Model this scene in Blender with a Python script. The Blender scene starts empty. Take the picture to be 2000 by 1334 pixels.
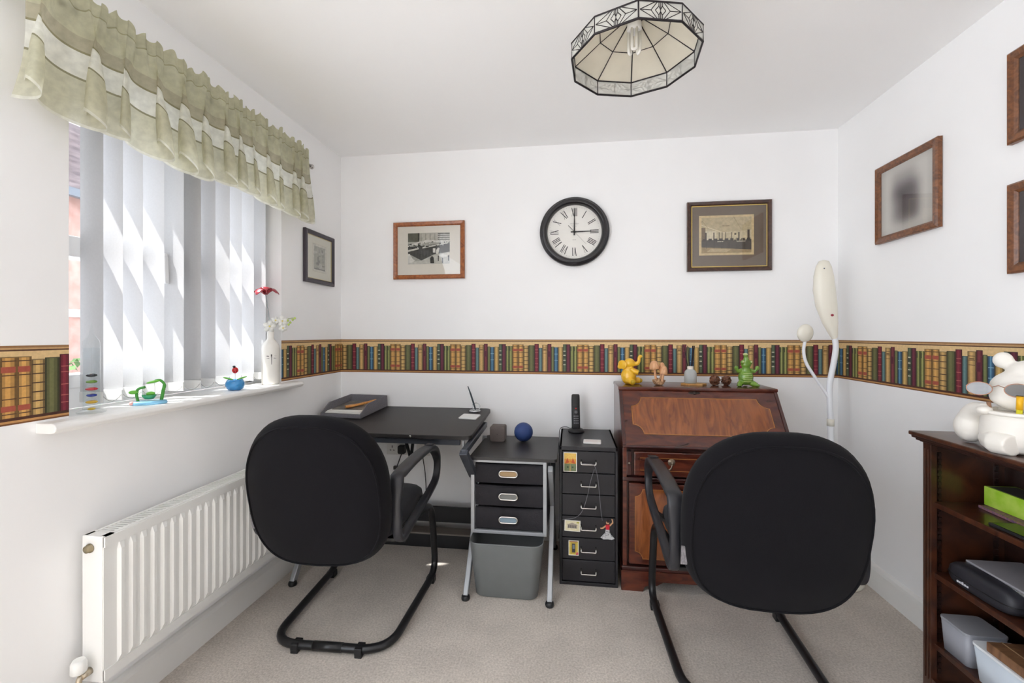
import bpy, math, random
from mathutils import Vector, Matrix
R = math.radians
PI = math.pi
random.seed(7)
scn = bpy.context.scene
COL = scn.collection

# ------------------------------------------------------------------ camera
cam_d = bpy.data.cameras.new('camera')
cam = bpy.data.objects.new('camera', cam_d); COL.objects.link(cam)
cam.location = (0, 0, 1.247)
cam.rotation_euler = (PI/2, 0, 0.1336)
cam_d.sensor_width = 36.0
cam_d.lens = 860.05*36/2000
cam_d.shift_y = -13.226/2000
cam_d.clip_start = 0.02
scn.camera = cam

# ------------------------------------------------------------------ world, sun, exposure
w = bpy.data.worlds.new('world'); scn.world = w; w.use_nodes = True
bg = w.node_tree.nodes['Background']
bg.inputs[0].default_value = (0.90, 0.965, 1.05, 1)
bg.inputs[1].default_value = 3.0
sun_d = bpy.data.lights.new('sun', 'SUN'); sun_d.energy = 6.2; sun_d.angle = R(0.8)
sun_d.color = (1.0, 0.99, 0.97)
sun = bpy.data.objects.new('sun', sun_d); COL.objects.link(sun)
SUN_DIR = Vector((0.78, 0.44, -1.42)).normalized()
sun.rotation_euler = SUN_DIR.to_track_quat('-Z', 'Y').to_euler()
vs = scn.view_settings
vs.view_transform = 'Standard'; vs.look = 'None'; vs.exposure = 0.67; vs.gamma = 1.0
vs.use_curve_mapping = False
try:
    scn.cycles.max_bounces = 12; scn.cycles.diffuse_bounces = 8; scn.cycles.transparent_max_bounces = 16
    scn.cycles.transmission_bounces = 8; scn.cycles.caustics_refractive = False; scn.cycles.caustics_reflective = False
    scn.cycles.sample_clamp_indirect = 6.0
except Exception: pass

# ------------------------------------------------------------------ helpers
def s2l(c): c /= 255.0; return c/12.92 if c <= 0.04045 else ((c+0.055)/1.055)**2.4
def rgb(r, g, b): return (s2l(r), s2l(g), s2l(b), 1.0)

MATS = {}
def mat(name, col=(200,200,200), rough=0.5, metal=0.0, var=0.0, vscale=8.0, stretch=(1,1,1), bump=0.0, bscale=200.0,
        coat=0.0, col2=None, spec=0.5, sheen=0.0, trans=0.0, ior=1.45, alpha=1.0, emit=0.0, detail=4.0, attr=None):
    if name in MATS: return MATS[name]
    m = bpy.data.materials.new(name); m.use_nodes = True
    nt = m.node_tree; p = nt.nodes['Principled BSDF']
    p.inputs['Base Color'].default_value = rgb(*col)
    p.inputs['Roughness'].default_value = rough; p.inputs['Metallic'].default_value = metal
    p.inputs['Specular IOR Level'].default_value = spec
    p.inputs['Coat Weight'].default_value = coat; p.inputs['Coat Roughness'].default_value = 0.08
    p.inputs['Sheen Weight'].default_value = sheen; p.inputs['Sheen Roughness'].default_value = 0.5
    p.inputs['Transmission Weight'].default_value = trans; p.inputs['IOR'].default_value = ior
    p.inputs['Alpha'].default_value = alpha
    if emit:
        p.inputs['Emission Color'].default_value = rgb(*col); p.inputs['Emission Strength'].default_value = emit
    tc = nt.nodes.new('ShaderNodeTexCoord'); mp = nt.nodes.new('ShaderNodeMapping')
    mp.inputs['Scale'].default_value = stretch
    nt.links.new(tc.outputs['Object'], mp.inputs['Vector'])
    base = None
    if attr:
        a = nt.nodes.new('ShaderNodeVertexColor'); a.layer_name = attr; base = a.outputs['Color']
    if var or col2:
        n = nt.nodes.new('ShaderNodeTexNoise'); n.inputs['Scale'].default_value = vscale; n.inputs['Detail'].default_value = detail
        nt.links.new(mp.outputs['Vector'], n.inputs['Vector'])
        if base is not None:
            cr = nt.nodes.new('ShaderNodeValToRGB')
            cr.color_ramp.elements[0].position = 0.3; cr.color_ramp.elements[1].position = 0.7
            lo = 1-var; cr.color_ramp.elements[0].color = (lo,lo,lo,1); cr.color_ramp.elements[1].color = (1+var*.35,)*3+(1,)
            nt.links.new(n.outputs['Fac'], cr.inputs['Fac'])
            mx = nt.nodes.new('ShaderNodeMixRGB'); mx.blend_type = 'MULTIPLY'; mx.inputs['Fac'].default_value = 1
            nt.links.new(base, mx.inputs['Color1']); nt.links.new(cr.outputs['Color'], mx.inputs['Color2'])
            base = mx.outputs['Color']
        else:
            cr = nt.nodes.new('ShaderNodeValToRGB')
            cr.color_ramp.elements[0].position = 0.32; cr.color_ramp.elements[1].position = 0.68
            c1 = rgb(*col)
            if col2: c0, c1b = rgb(*col2), c1
            else:
                c0 = tuple(v*(1-var) for v in c1[:3])+(1,); c1b = tuple(min(1, v*(1+var*.6)) for v in c1[:3])+(1,)
            cr.color_ramp.elements[0].color = c0; cr.color_ramp.elements[1].color = c1b
            nt.links.new(n.outputs['Fac'], cr.inputs['Fac']); base = cr.outputs['Color']
    if base is not None: nt.links.new(base, p.inputs['Base Color'])
    if bump:
        n2 = nt.nodes.new('ShaderNodeTexNoise'); n2.inputs['Scale'].default_value = bscale; n2.inputs['Detail'].default_value = 3
        nt.links.new(mp.outputs['Vector'], n2.inputs['Vector'])
        b = nt.nodes.new('ShaderNodeBump'); b.inputs['Strength'].default_value = bump; b.inputs['Distance'].default_value = 0.004
        nt.links.new(n2.outputs['Fac'], b.inputs['Height']); nt.links.new(b.outputs['Normal'], p.inputs['Normal'])
    MATS[name] = m
    return m

def wood(name, dark, light, grain=(1.5, 1.5, 14), scale=3.0, rough=0.28, coat=0.35, ring=2.0):
    if name in MATS: return MATS[name]
    m = bpy.data.materials.new(name); m.use_nodes = True
    nt = m.node_tree; p = nt.nodes['Principled BSDF']
    tc = nt.nodes.new('ShaderNodeTexCoord'); mp = nt.nodes.new('ShaderNodeMapping')
    mp.inputs['Scale'].default_value = grain
    nt.links.new(tc.outputs['Object'], mp.inputs['Vector'])
    n = nt.nodes.new('ShaderNodeTexNoise'); n.inputs['Scale'].default_value = scale; n.inputs['Detail'].default_value = 6
    n.inputs['Distortion'].default_value = ring
    nt.links.new(mp.outputs['Vector'], n.inputs['Vector'])
    cr = nt.nodes.new('ShaderNodeValToRGB'); e = cr.color_ramp.elements
    e[0].position = 0.3; e[0].color = rgb(*dark); e[1].position = 0.72; e[1].color = rgb(*light)
    nt.links.new(n.outputs['Fac'], cr.inputs['Fac']); nt.links.new(cr.outputs['Color'], p.inputs['Base Color'])
    p.inputs['Roughness'].default_value = rough; p.inputs['Coat Weight'].default_value = coat; p.inputs['Coat Roughness'].default_value = 0.12
    MATS[name] = m
    return m

def sheet_mat(name, col, transl=0.4, transp=0.0, rough=0.9, bands=None, var=0.0, vscale=30):
    """thin cloth / opal glass: diffuse + translucent (+ a little see-through). bands = [(z0,z1,lo..)] colour ramp on object z"""
    if name in MATS: return MATS[name]
    m = bpy.data.materials.new(name); m.use_nodes = True
    nt = m.node_tree
    for nd in list(nt.nodes): nt.nodes.remove(nd)
    out = nt.nodes.new('ShaderNodeOutputMaterial')
    d = nt.nodes.new('ShaderNodeBsdfDiffuse'); t = nt.nodes.new('ShaderNodeBsdfTranslucent')
    mx = nt.nodes.new('ShaderNodeMixShader'); mx.inputs['Fac'].default_value = transl
    d.inputs['Color'].default_value = rgb(*col); t.inputs['Color'].default_value = rgb(*col)
    nt.links.new(d.outputs[0], mx.inputs[1]); nt.links.new(t.outputs[0], mx.inputs[2])
    last = mx.outputs[0]
    tc = nt.nodes.new('ShaderNodeTexCoord')
    tfac = None
    colsock = None
    if bands:
        sx = nt.nodes.new('ShaderNodeSeparateXYZ'); nt.links.new(tc.outputs['UV'], sx.inputs[0])
        mr = nt.nodes.new('ShaderNodeMapRange'); mr.inputs['From Min'].default_value = bands['z0']; mr.inputs['From Max'].default_value = bands['z1']
        nt.links.new(sx.outputs['Y'], mr.inputs['Value'])
        cr = nt.nodes.new('ShaderNodeValToRGB'); cr.color_ramp.interpolation = 'CONSTANT'
        el = cr.color_ramp.elements
        st = bands['stops']
        el[0].position = st[0][0]; el[0].color = rgb(*st[0][1]); el[1].position = st[1][0]; el[1].color = rgb(*st[1][1])
        for pos, c in st[2:]:
            x = el.new(pos); x.color = rgb(*c)
        nt.links.new(mr.outputs[0], cr.inputs['Fac']); colsock = cr.outputs['Color']
    if var:
        n = nt.nodes.new('ShaderNodeTexNoise'); n.inputs['Scale'].default_value = vscale; n.inputs['Detail'].default_value = 5
        nt.links.new(tc.outputs['Object'], n.inputs['Vector'])
        c2 = nt.nodes.new('ShaderNodeValToRGB'); c2.color_ramp.elements[0].position = .35; c2.color_ramp.elements[1].position = .65
        c2.color_ramp.elements[0].color = (1-var,)*3+(1,); c2.color_ramp.elements[1].color = (1,1,1,1)
        nt.links.new(n.outputs['Fac'], c2.inputs['Fac'])
        mm = nt.nodes.new('ShaderNodeMixRGB'); mm.blend_type = 'MULTIPLY'; mm.inputs['Fac'].default_value = 1
        if colsock: nt.links.new(colsock, mm.inputs['Color1'])
        else: mm.inputs['Color1'].default_value = rgb(*col)
        nt.links.new(c2.outputs['Color'], mm.inputs['Color2']); colsock = mm.outputs['Color']
    if colsock:
        nt.links.new(colsock, d.inputs['Color']); nt.links.new(colsock, t.inputs['Color'])
    if transp:
        tp = nt.nodes.new('ShaderNodeBsdfTransparent'); m2 = nt.nodes.new('ShaderNodeMixShader'); m2.inputs['Fac'].default_value = transp
        nt.links.new(last, m2.inputs[1]); nt.links.new(tp.outputs[0], m2.inputs[2]); last = m2.outputs[0]
    if rough < 0.8:
        g = nt.nodes.new('ShaderNodeBsdfGlossy'); g.inputs['Roughness'].default_value = rough
        m3 = nt.nodes.new('ShaderNodeMixShader'); m3.inputs['Fac'].default_value = 0.06
        nt.links.new(last, m3.inputs[1]); nt.links.new(g.outputs[0], m3.inputs[2]); last = m3.outputs[0]
    nt.links.new(last, out.inputs[0])
    MATS[name] = m
    return m

def pane_mat(name, tint=(255,255,255), gloss=0.06, rough=0.02, edge=0.8):
    """clear thin glass: lets light straight through, faint mirror"""
    if name in MATS: return MATS[name]
    m = bpy.data.materials.new(name); m.use_nodes = True
    nt = m.node_tree
    for nd in list(nt.nodes): nt.nodes.remove(nd)
    out = nt.nodes.new('ShaderNodeOutputMaterial')
    t = nt.nodes.new('ShaderNodeBsdfTransparent'); t.inputs[0].default_value = rgb(*tint)
    g = nt.nodes.new('ShaderNodeBsdfGlossy'); g.inputs['Roughness'].default_value = rough
    f = nt.nodes.new('ShaderNodeLayerWeight'); f.inputs[0].default_value = 0.5
    pw = nt.nodes.new('ShaderNodeMath'); pw.operation = 'POWER'; pw.inputs[1].default_value = 5
    nt.links.new(f.outputs['Facing'], pw.inputs[0])
    mu = nt.nodes.new('ShaderNodeMath'); mu.operation = 'MULTIPLY_ADD'; mu.inputs[1].default_value = edge; mu.inputs[2].default_value = gloss
    nt.links.new(pw.outputs[0], mu.inputs[0])
    mx = nt.nodes.new('ShaderNodeMixShader')
    nt.links.new(mu.outputs[0], mx.inputs[0]); nt.links.new(t.outputs[0], mx.inputs[1]); nt.links.new(g.outputs[0], mx.inputs[2])
    nt.links.new(mx.outputs[0], out.inputs[0])
    MATS[name] = m
    return m

class MB:
    """collects shapes for ONE mesh object"""
    def __init__(s): s.v=[]; s.f=[]; s.sm=[]; s.mi=[]; s.co=[]; s.m=0; s.c=(1,1,1,1); s.X=None
    def av(s, pts):
        i=len(s.v)
        for p in pts:
            p=Vector(p)
            if s.X is not None: p=s.X@p
            s.v.append(p)
        return i
    def af(s, idx, smooth=False):
        s.f.append(tuple(idx)); s.sm.append(smooth); s.mi.append(s.m); s.co.append(s.c)
    def box(s,x0,x1,y0,y1,z0,z1):
        i=s.av([(x0,y0,z0),(x1,y0,z0),(x1,y1,z0),(x0,y1,z0),(x0,y0,z1),(x1,y0,z1),(x1,y1,z1),(x0,y1,z1)])
        for q in ((3,2,1,0),(4,5,6,7),(0,1,5,4),(1,2,6,5),(2,3,7,6),(3,0,4,7)): s.af([i+k for k in q])
        return s
    def bar(s,p0,p1,w,h,up=(0,0,1)):
        """rectangular bar between two points; w across, h along up"""
        p0=Vector(p0);p1=Vector(p1);d=(p1-p0).normalized();u=Vector(up);r=d.cross(u)
        if r.length<1e-5: r=d.cross(Vector((0,1,0)))
        r.normalize();u=r.cross(d).normalized();a=r*(w/2);b=u*(h/2)
        i=s.av([p0-a-b,p0+a-b,p0+a+b,p0-a+b,p1-a-b,p1+a-b,p1+a+b,p1-a+b])
        for q in ((3,2,1,0),(4,5,6,7),(0,1,5,4),(1,2,6,5),(2,3,7,6),(3,0,4,7)): s.af([i+k for k in q])
        return s
    def poly(s,pts,smooth=False):
        i=s.av(pts); s.af(range(i,i+len(pts)),smooth); return s
    def prism(s,pts,off):
        """closed planar polygon pts (3D) extruded by vector off"""
        n=len(pts); off=Vector(off); i=s.av(pts); j=s.av([Vector(p)+off for p in pts])
        s.af([i+k for k in range(n)][::-1]); s.af([j+k for k in range(n)])
        for k in range(n): s.af([i+k,i+(k+1)%n,j+(k+1)%n,j+k])
        return s
    def lathe(s,prof,n=24,c=(0,0,0),axis='Z',caps=True):
        c=Vector(c); rows=[]
        for r,z in prof:
            row=[]
            for k in range(n):
                a=2*PI*k/n; x,y=r*math.cos(a),r*math.sin(a)
                if axis=='Z': p=(x,y,z)
                elif axis=='Y': p=(x,z,-y)
                else: p=(z,x,y)
                row.append(c+Vector(p))
            rows.append(s.av(row))
        for a,b in zip(rows,rows[1:]):
            for k in range(n): s.af([a+k,a+(k+1)%n,b+(k+1)%n,b+k],True)
        if caps:
            if prof[0][0]>1e-6: s.af([rows[0]+k for k in range(n)][::-1])
            if prof[-1][0]>1e-6: s.af([rows[-1]+k for k in range(n)])
        return s
    def tube(s,path,r,n=10,closed=False,ry=None,up=None,caps=True):
        P=[Vector(p) for p in path]; N=len(P)
        rr=r if isinstance(r,(list,tuple)) else [r]*N
        ryy=(ry if isinstance(ry,(list,tuple)) else [ry]*N) if ry is not None else rr
        T=[]
        for i in range(N):
            if closed: t=P[(i+1)%N]-P[i-1]
            else: t=P[min(i+1,N-1)]-P[max(i-1,0)]
            T.append(t.normalized())
        u=Vector(up) if up else (Vector((0,0,1)) if abs(T[0].z)<.9 else Vector((1,0,0)))
        rows=[]
        for i in range(N):
            if up: u=Vector(up)
            a=T[i].cross(u)
            if a.length<1e-5: a=T[i].cross(Vector((1,0,.1)))
            a.normalize(); u=a.cross(T[i]).normalized()
            rows.append(s.av([P[i]+a*(rr[i]*math.cos(2*PI*k/n))+u*(ryy[i]*math.sin(2*PI*k/n)) for k in range(n)]))
        M_=N if closed else N-1
        for i in range(M_):
            A,B=rows[i],rows[(i+1)%N]
            for k in range(n): s.af([A+k,A+(k+1)%n,B+(k+1)%n,B+k],True)
        if not closed and caps:
            s.af([rows[0]+k for k in range(n)][::-1]); s.af([rows[-1]+k for k in range(n)])
        return s
    def ell(s,c,r,rot=None,nu=16,nv=10):
        c=Vector(c); r=Vector(r) if not isinstance(r,(int,float)) else Vector((r,r,r))
        Q=Matrix.Identity(3)
        if rot:
            from mathutils import Euler
            Q=Euler(rot).to_matrix()
        top=s.av([c+Q@Vector((0,0,r.z))]); rows=[]
        for j in range(1,nv):
            t=PI*j/nv
            rows.append(s.av([c+Q@Vector((r.x*math.sin(t)*math.cos(2*PI*k/nu),r.y*math.sin(t)*math.sin(2*PI*k/nu),r.z*math.cos(t))) for k in range(nu)]))
        bot=s.av([c-Q@Vector((0,0,r.z))])
        for k in range(nu): s.af([top,rows[0]+k,rows[0]+(k+1)%nu],True)
        for a,b in zip(rows,rows[1:]):
            for k in range(nu): s.af([a+k,b+k,b+(k+1)%nu,a+(k+1)%nu],True)
        for k in range(nu): s.af([rows[-1]+k,bot,rows[-1]+(k+1)%nu],True)
        return s
    def build(s,name,mats,parent=None,loc=None,bevel=0,seg=2,remesh=0,smooth=None,subsurf=0,color=False):
        me=bpy.data.meshes.new(name); me.from_pydata([tuple(p) for p in s.v],[],s.f)
        ms=mats if isinstance(mats,(list,tuple)) else [mats]
        for m_ in ms: me.materials.append(m_)
        for p,sm,mi in zip(me.polygons,s.sm,s.mi):
            p.use_smooth=sm if smooth is None else smooth; p.material_index=min(mi,len(ms)-1)
        if color:
            ca=me.color_attributes.new('Col','FLOAT_COLOR','CORNER'); li=0
            for p,c in zip(me.polygons,s.co):
                for _ in p.vertices: ca.data[li].color=c; li+=1
        me.update()
        o=bpy.data.objects.new(name,me); COL.objects.link(o)
        if parent: o.parent=parent
        if loc: o.location=loc
        if remesh:
            md=o.modifiers.new('remesh','REMESH'); md.mode='VOXEL'; md.voxel_size=remesh; md.use_smooth_shade=True
            md2=o.modifiers.new('smooth','SMOOTH'); md2.factor=.6; md2.iterations=3
        if bevel:
            md=o.modifiers.new('bevel','BEVEL'); md.width=bevel; md.segments=seg; md.limit_method='ANGLE'; md.angle_limit=R(35)
        if subsurf:
            md=o.modifiers.new('sub','SUBSURF'); md.levels=subsurf; md.render_levels=subsurf
        return o

def thing(name,label,cat,loc=(0,0,0),rz=0,group=None):
    o=bpy.data.objects.new(name,None); COL.objects.link(o); o.empty_display_size=.05
    o.location=loc; o.rotation_euler=(0,0,rz); o['label']=label; o['category']=cat
    if group: o['group']=group
    return o
def tag(o,label,cat,group=None):
    o['label']=label; o['category']=cat
    if group: o['group']=group
    return o
def struct(o,label=None):
    o['kind']='structure'
    if label: o['label']=label
    return o
def sub(b,name,m,parent,**k): return b.build(name,m,parent,**k)
def arc(cx,cy,r,a0,a1,n): return [(cx+r*math.cos(R(a0+(a1-a0)*i/n)),cy+r*math.sin(R(a0+(a1-a0)*i/n))) for i in range(n+1)]
def fillet(pts,rad,n=6):
    """round the inner corners of a 3D polyline"""
    P=[Vector(p) for p in pts]; out=[P[0]]
    for i in range(1,len(P)-1):
        r=rad[i-1] if isinstance(rad,(list,tuple)) else rad
        a=(P[i-1]-P[i]); b=(P[i+1]-P[i]); t=min(r,a.length*.49,b.length*.49)
        A=P[i]+a.normalized()*t; B=P[i]+b.normalized()*t
        for k in range(n+1):
            q=k/n; out.append(A*(1-q)**2+P[i]*2*q*(1-q)+B*q*q)
    out.append(P[-1]); return out
def smooth_path(pts,n=8):
    """Catmull-Rom through points"""
    P=[Vector(p) for p in pts]; P=[2*P[0]-P[1]]+P+[2*P[-1]-P[-2]]; out=[]
    for i in range(1,len(P)-2):
        for k in range(n):
            t=k/n; a,b,c,d=P[i-1],P[i],P[i+1],P[i+2]
            out.append(.5*((2*b)+(c-a)*t+(2*a-5*b+4*c-d)*t*t+(3*b-a-3*c+d)*t**3))
    out.append(P[-2]); return out
def text_mesh(body,size,name,m,parent,X,extrude=0.0002):
    """lettering as a real mesh laid flat on a surface; X maps the text plane to local space"""
    cu=bpy.data.curves.new(name,'FONT'); cu.body=body; cu.size=size; cu.align_x='CENTER'; cu.align_y='CENTER'; cu.extrude=extrude
    t=bpy.data.objects.new(name,cu); COL.objects.link(t); dg=bpy.context.evaluated_depsgraph_get()
    me=bpy.data.meshes.new_from_object(t.evaluated_get(dg)); bpy.data.objects.remove(t)
    me.materials.clear(); me.materials.append(m)
    me.transform(X); o=bpy.data.objects.new(name,me); COL.objects.link(o); o.parent=parent
    return o
PRINT=mat('printed_paper',rough=.6,attr='Col',var=.12,vscale=120)

# ------------------------------------------------------------------ the room
XL, XR, YB, H, YF = -1.4815, 1.48, 2.6863, 2.4, -1.8
WY0, WY1, WZ0, WZ1 = 1.123, 2.092, 1.0, 2.07
XO = -1.80
m_wall = mat('wall_paint', (246,246,246), .85, var=.012, vscale=3, bump=.03, bscale=300)
m_ceil = mat('ceiling_paint', (250,250,250), .9, var=.01, vscale=2)
m_trimw = mat('white_gloss_trim', (238,237,234), .35, var=.02, vscale=5)
m_upvc = mat('white_upvc', (240,241,242), .3, var=.01, vscale=4)
m_carpet = mat('beige_carpet', (234,224,213), .95, col2=(200,189,177), vscale=130, bump=.9, bscale=420, sheen=.25, spec=.1, detail=6)
nt = m_carpet.node_tree
big = nt.nodes.new('ShaderNodeTexNoise'); big.inputs['Scale'].default_value = 5; big.inputs['Detail'].default_value = 3
tcn = [n for n in nt.nodes if n.type == 'TEX_COORD'][0]; nt.links.new(tcn.outputs['Object'], big.inputs['Vector'])
crn = [n for n in nt.nodes if n.type == 'VALTORGB'][0]; prn = nt.nodes['Principled BSDF']
cr2 = nt.nodes.new('ShaderNodeValToRGB'); cr2.color_ramp.elements[0].position = .4; cr2.color_ramp.elements[1].position = .6
cr2.color_ramp.elements[0].color = (.9,.9,.9,1); cr2.color_ramp.elements[1].color = (1,1,1,1)
nt.links.new(big.outputs['Fac'], cr2.inputs['Fac'])
mxn = nt.nodes.new('ShaderNodeMixRGB'); mxn.blend_type = 'MULTIPLY'; mxn.inputs['Fac'].default_value = 1
nt.links.new(crn.outputs['Color'], mxn.inputs['Color1']); nt.links.new(cr2.outputs['Color'], mxn.inputs['Color2']); nt.links.new(mxn.outputs['Color'], prn.inputs['Base Color'])

struct(MB().box(XO, XR+.15, YF, YB+.15, -.12, 0).build('floor', m_carpet), 'pale beige cut pile carpet floor')
struct(MB().box(XO, XR+.15, YF, YB+.15, H, H+.15).build('ceiling', m_ceil), 'flat white painted ceiling')
b = MB()
DY1 = .5  # left wall stops here; made-up opening beside the camera lets daylight in
b.box(XO, XL, DY1, WY0, 0, H); b.box(XO, XL, WY1, YB+.15, 0, H); b.box(XO, XL, WY0, WY1, 0, WZ0-.03); b.box(XO, XL, WY0, WY1, WZ1, H)
struct(b.build('wall_left', m_wall), 'white wall on the left with the window opening')
struct(MB().box(XL, XR+.15, YB, YB+.15, 0, H).build('wall_back', m_wall), 'white wall behind the desk and bureau')
struct(MB().box(XR, XR+.15, YF, YB, 0, H).build('wall_right', m_wall), 'white wall on the right with the portrait frames')
struct(MB().box(XL, XR+.15, YF-.15, YF, 0, H).build('wall_front', m_wall), 'white wall behind the camera')
# skirting boards
def skirting(name, p0, p1, inward, label):
    p0=Vector(p0);p1=Vector(p1);n=Vector(inward)
    prof=[(0,0),(.016,0),(.016,.098),(.012,.112),(.006,.12),(0,.122)]
    b=MB(); b.prism([p0+n*a+Vector((0,0,z)) for a,z in prof], p1-p0)
    struct(b.build(name, m_trimw), label)
skirting('baseboard_left',(XL,DY1,0),(XL,YB,0),(1,0,0),'white skirting board under the radiator')
skirting('baseboard_back',(XL,YB,0),(XR,YB,0),(0,-1,0),'white skirting board behind the desks')
skirting('baseboard_right',(XR,YF,0),(XR,YB,0),(-1,0,0),'white skirting board below the portrait wall')

# wallpaper border printed with a row of old books: flat print on strips of paper
BOOKS=[ # width, top, colour, kind
 (62,.86,(196,140,62),'bands'),(55,.86,(200,146,68),'bands'),(53,.82,(193,152,82),'lines'),(62,.835,(96,96,52),'plain'),
 (45,.873,(122,28,44),'fine'),(35,.76,(86,122,122),'plain'),(55,.848,(190,148,82),'fine2'),(40,.873,(112,38,48),'label'),
 (28,.797,(106,112,62),'plain'),(42,.78,(46,92,128),'hi'),(50,.79,(192,152,78),'plain'),(34,.866,(76,92,64),'ticks'),
 (40,.866,(100,32,50),'plain'),(35,.81,(104,112,50),'twin'),(34,.81,(118,122,56),'twin')]
ZT, ZB_ = 1.2174, 1.0058
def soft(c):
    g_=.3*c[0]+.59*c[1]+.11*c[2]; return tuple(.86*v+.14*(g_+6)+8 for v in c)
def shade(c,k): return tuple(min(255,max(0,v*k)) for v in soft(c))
def border(name,label,P,s0,s1,phase,period,nrm):
    """P(s) -> floor-plan point on the wall; s runs left to right as seen from the room"""
    b=MB(); hh=ZT-ZB_; nrm=Vector(nrm)
    def q(a0,a1,f0,f1,c,lv):
        a0=max(a0,s0);a1=min(a1,s1)
        if a1-a0<1e-5: return
        o=nrm*(.0006+.00012*lv); b.c=rgb(*(soft(c) if lv>2 else c))
        A=Vector((*P(a0),0))+o;B=Vector((*P(a1),0))+o
        b.poly([A+Vector((0,0,ZB_+hh*f0)),B+Vector((0,0,ZB_+hh*f0)),B+Vector((0,0,ZB_+hh*f1)),A+Vector((0,0,ZB_+hh*f1))])
    q(s0,s1,0,1,(222,190,138),0)
    q(s0,s1,0,.022,(120,76,40),1);q(s0,s1,.022,.05,(196,146,90),1);q(s0,s1,.05,.095,(78,44,32),1)
    q(s0,s1,.972,1,(150,110,72),1);q(s0,s1,.95,.972,(196,158,110),1);q(s0,s1,.93,.95,(88,56,40),1)
    k0=math.floor((s0-phase)/period)-1;k1=math.ceil((s1-phase)/period)+1
    rnd=random.Random(3); sc=period/670
    for k in range(k0,k1):
        a=phase+k*period; rnd.seed(5)
        for w_,top,c,kind in BOOKS:
            w=w_*sc; bot=.088
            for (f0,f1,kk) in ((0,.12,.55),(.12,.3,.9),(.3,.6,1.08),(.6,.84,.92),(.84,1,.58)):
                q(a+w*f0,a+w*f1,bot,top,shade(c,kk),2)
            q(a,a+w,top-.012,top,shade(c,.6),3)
            if kind=='bands':
                for f,h,cc in ((.66,.075,(168,72,50)),(.17,.07,(168,72,50))): q(a+w*.04,a+w*.9,f,f+h,cc,4)
                for f in (.80,.62,.47,.32,.13): q(a+w*.1,a+w*.95,f,f+.013,(84,52,30),5)
            elif kind=='lines':
                for f in (.74,.62,.50,.38,.26,.16): q(a,a+w,f,f+.016,(70,46,28),4)
            elif kind=='fine':
                for f in (.70,.62,.45,.3,.2): q(a+w*.15,a+w*.85,f,f+.01,(188,96,84),4)
            elif kind=='fine2':
                for f in (.76,.68,.60): q(a+w*.05,a+w*.95,f,f+.012,(110,76,40),4)
                q(a+w*.2,a+w*.8,.70,.73,(120,86,44),4)
            elif kind=='label':
                q(a+w*.0,a+w*.7,.50,.66,(84,20,40),4); q(a+w*.75,a+w,top-.1,top-.02,(90,20,36),4)
            elif kind=='hi':
                q(a+w*.35,a+w*.55,bot,top,(86,140,172),4)
                for f in (.58,.40): q(a+w*.1,a+w*.9,f,f+.012,(130,170,190),5)
            elif kind=='ticks':
                for f in (.66,.54,.40,.27): q(a+w*.1,a+w*.75,f,f+.018,(212,206,180),4)
                for f in (.58,.46,.32): q(a+w*.05,a+w*.9,f,f+.06,(52,60,50),3)
            elif kind=='twin':
                q(a+w*.42,a+w*.62,bot,top,(168,166,92),4); q(a+w*.15,a+w*.4,top-.14,top-.03,(60,66,40),4)
            a+=w
    o=b.build(name,PRINT,color=True); struct(o,label); return o
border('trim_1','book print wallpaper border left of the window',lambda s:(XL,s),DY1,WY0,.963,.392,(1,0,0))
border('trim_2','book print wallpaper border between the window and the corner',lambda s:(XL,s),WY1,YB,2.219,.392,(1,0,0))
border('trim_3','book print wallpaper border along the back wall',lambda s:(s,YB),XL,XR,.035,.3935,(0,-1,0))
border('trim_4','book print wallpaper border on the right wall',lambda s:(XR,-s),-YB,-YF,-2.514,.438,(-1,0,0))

# ------------------------------------------------------------------ window
win=bpy.data.objects.new('window_1',None); COL.objects.link(win); win.location=(XL,WY0,WZ0); struct(win,'white framed window behind vertical blinds')
L=WY1-WY0; HH=WZ1-WZ0
fx0,fx1=-.235,-.165
b=MB(); fw=.05
b.box(fx0,fx1,0,L,0,fw+.02); b.box(fx0,fx1,0,L,HH-fw,HH); b.box(fx0,fx1,0,fw,0,HH); b.box(fx0,fx1,L-fw,L,0,HH)
sub(b,'outer_frame',m_upvc,win,bevel=.004)
MB().box(fx0,fx1,L/2-.03,L/2+.03,.07,HH-fw).build('mullion',m_upvc,win,bevel=.004)
for y0,y1 in ((fw,L/2-.03),(L/2+.03,L-fw)):
    b=MB(); z0,z1=.07,HH-fw; t=.045; xa,xb=fx0+.008,fx1+.012
    b.box(xa,xb,y0,y1,z0,z0+t);b.box(xa,xb,y0,y1,z1-t,z1);b.box(xa,xb,y0,y0+t,z0,z1);b.box(xa,xb,y1-t,y1,z0,z1)
    b.box(xa,xb,y0,y1,.505,.575)
    s_=b.build('sash',m_upvc,win,bevel=.004)
    for za,zb in ((z0+t,.505),(.575,z1-t)):
        MB().box(-.204,-.2,y0+t-.006,y1-t+.006,za-.006,zb+.006).build('pane',pane_mat('window_glass'),s_)
    h=MB(); yh=y1-t/2 if y0<.1 else y0+t/2
    h.box(xb,xb+.012,yh-.014,yh+.014,.52,.60); h.bar((xb+.03,yh,.56),(xb+.035,yh,.45),.018,.014,up=(1,0,0)); h.box(xb,xb+.036,yh-.008,yh+.008,.55,.57)
    h.build('handle',m_upvc,s_,bevel=.003)
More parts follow.
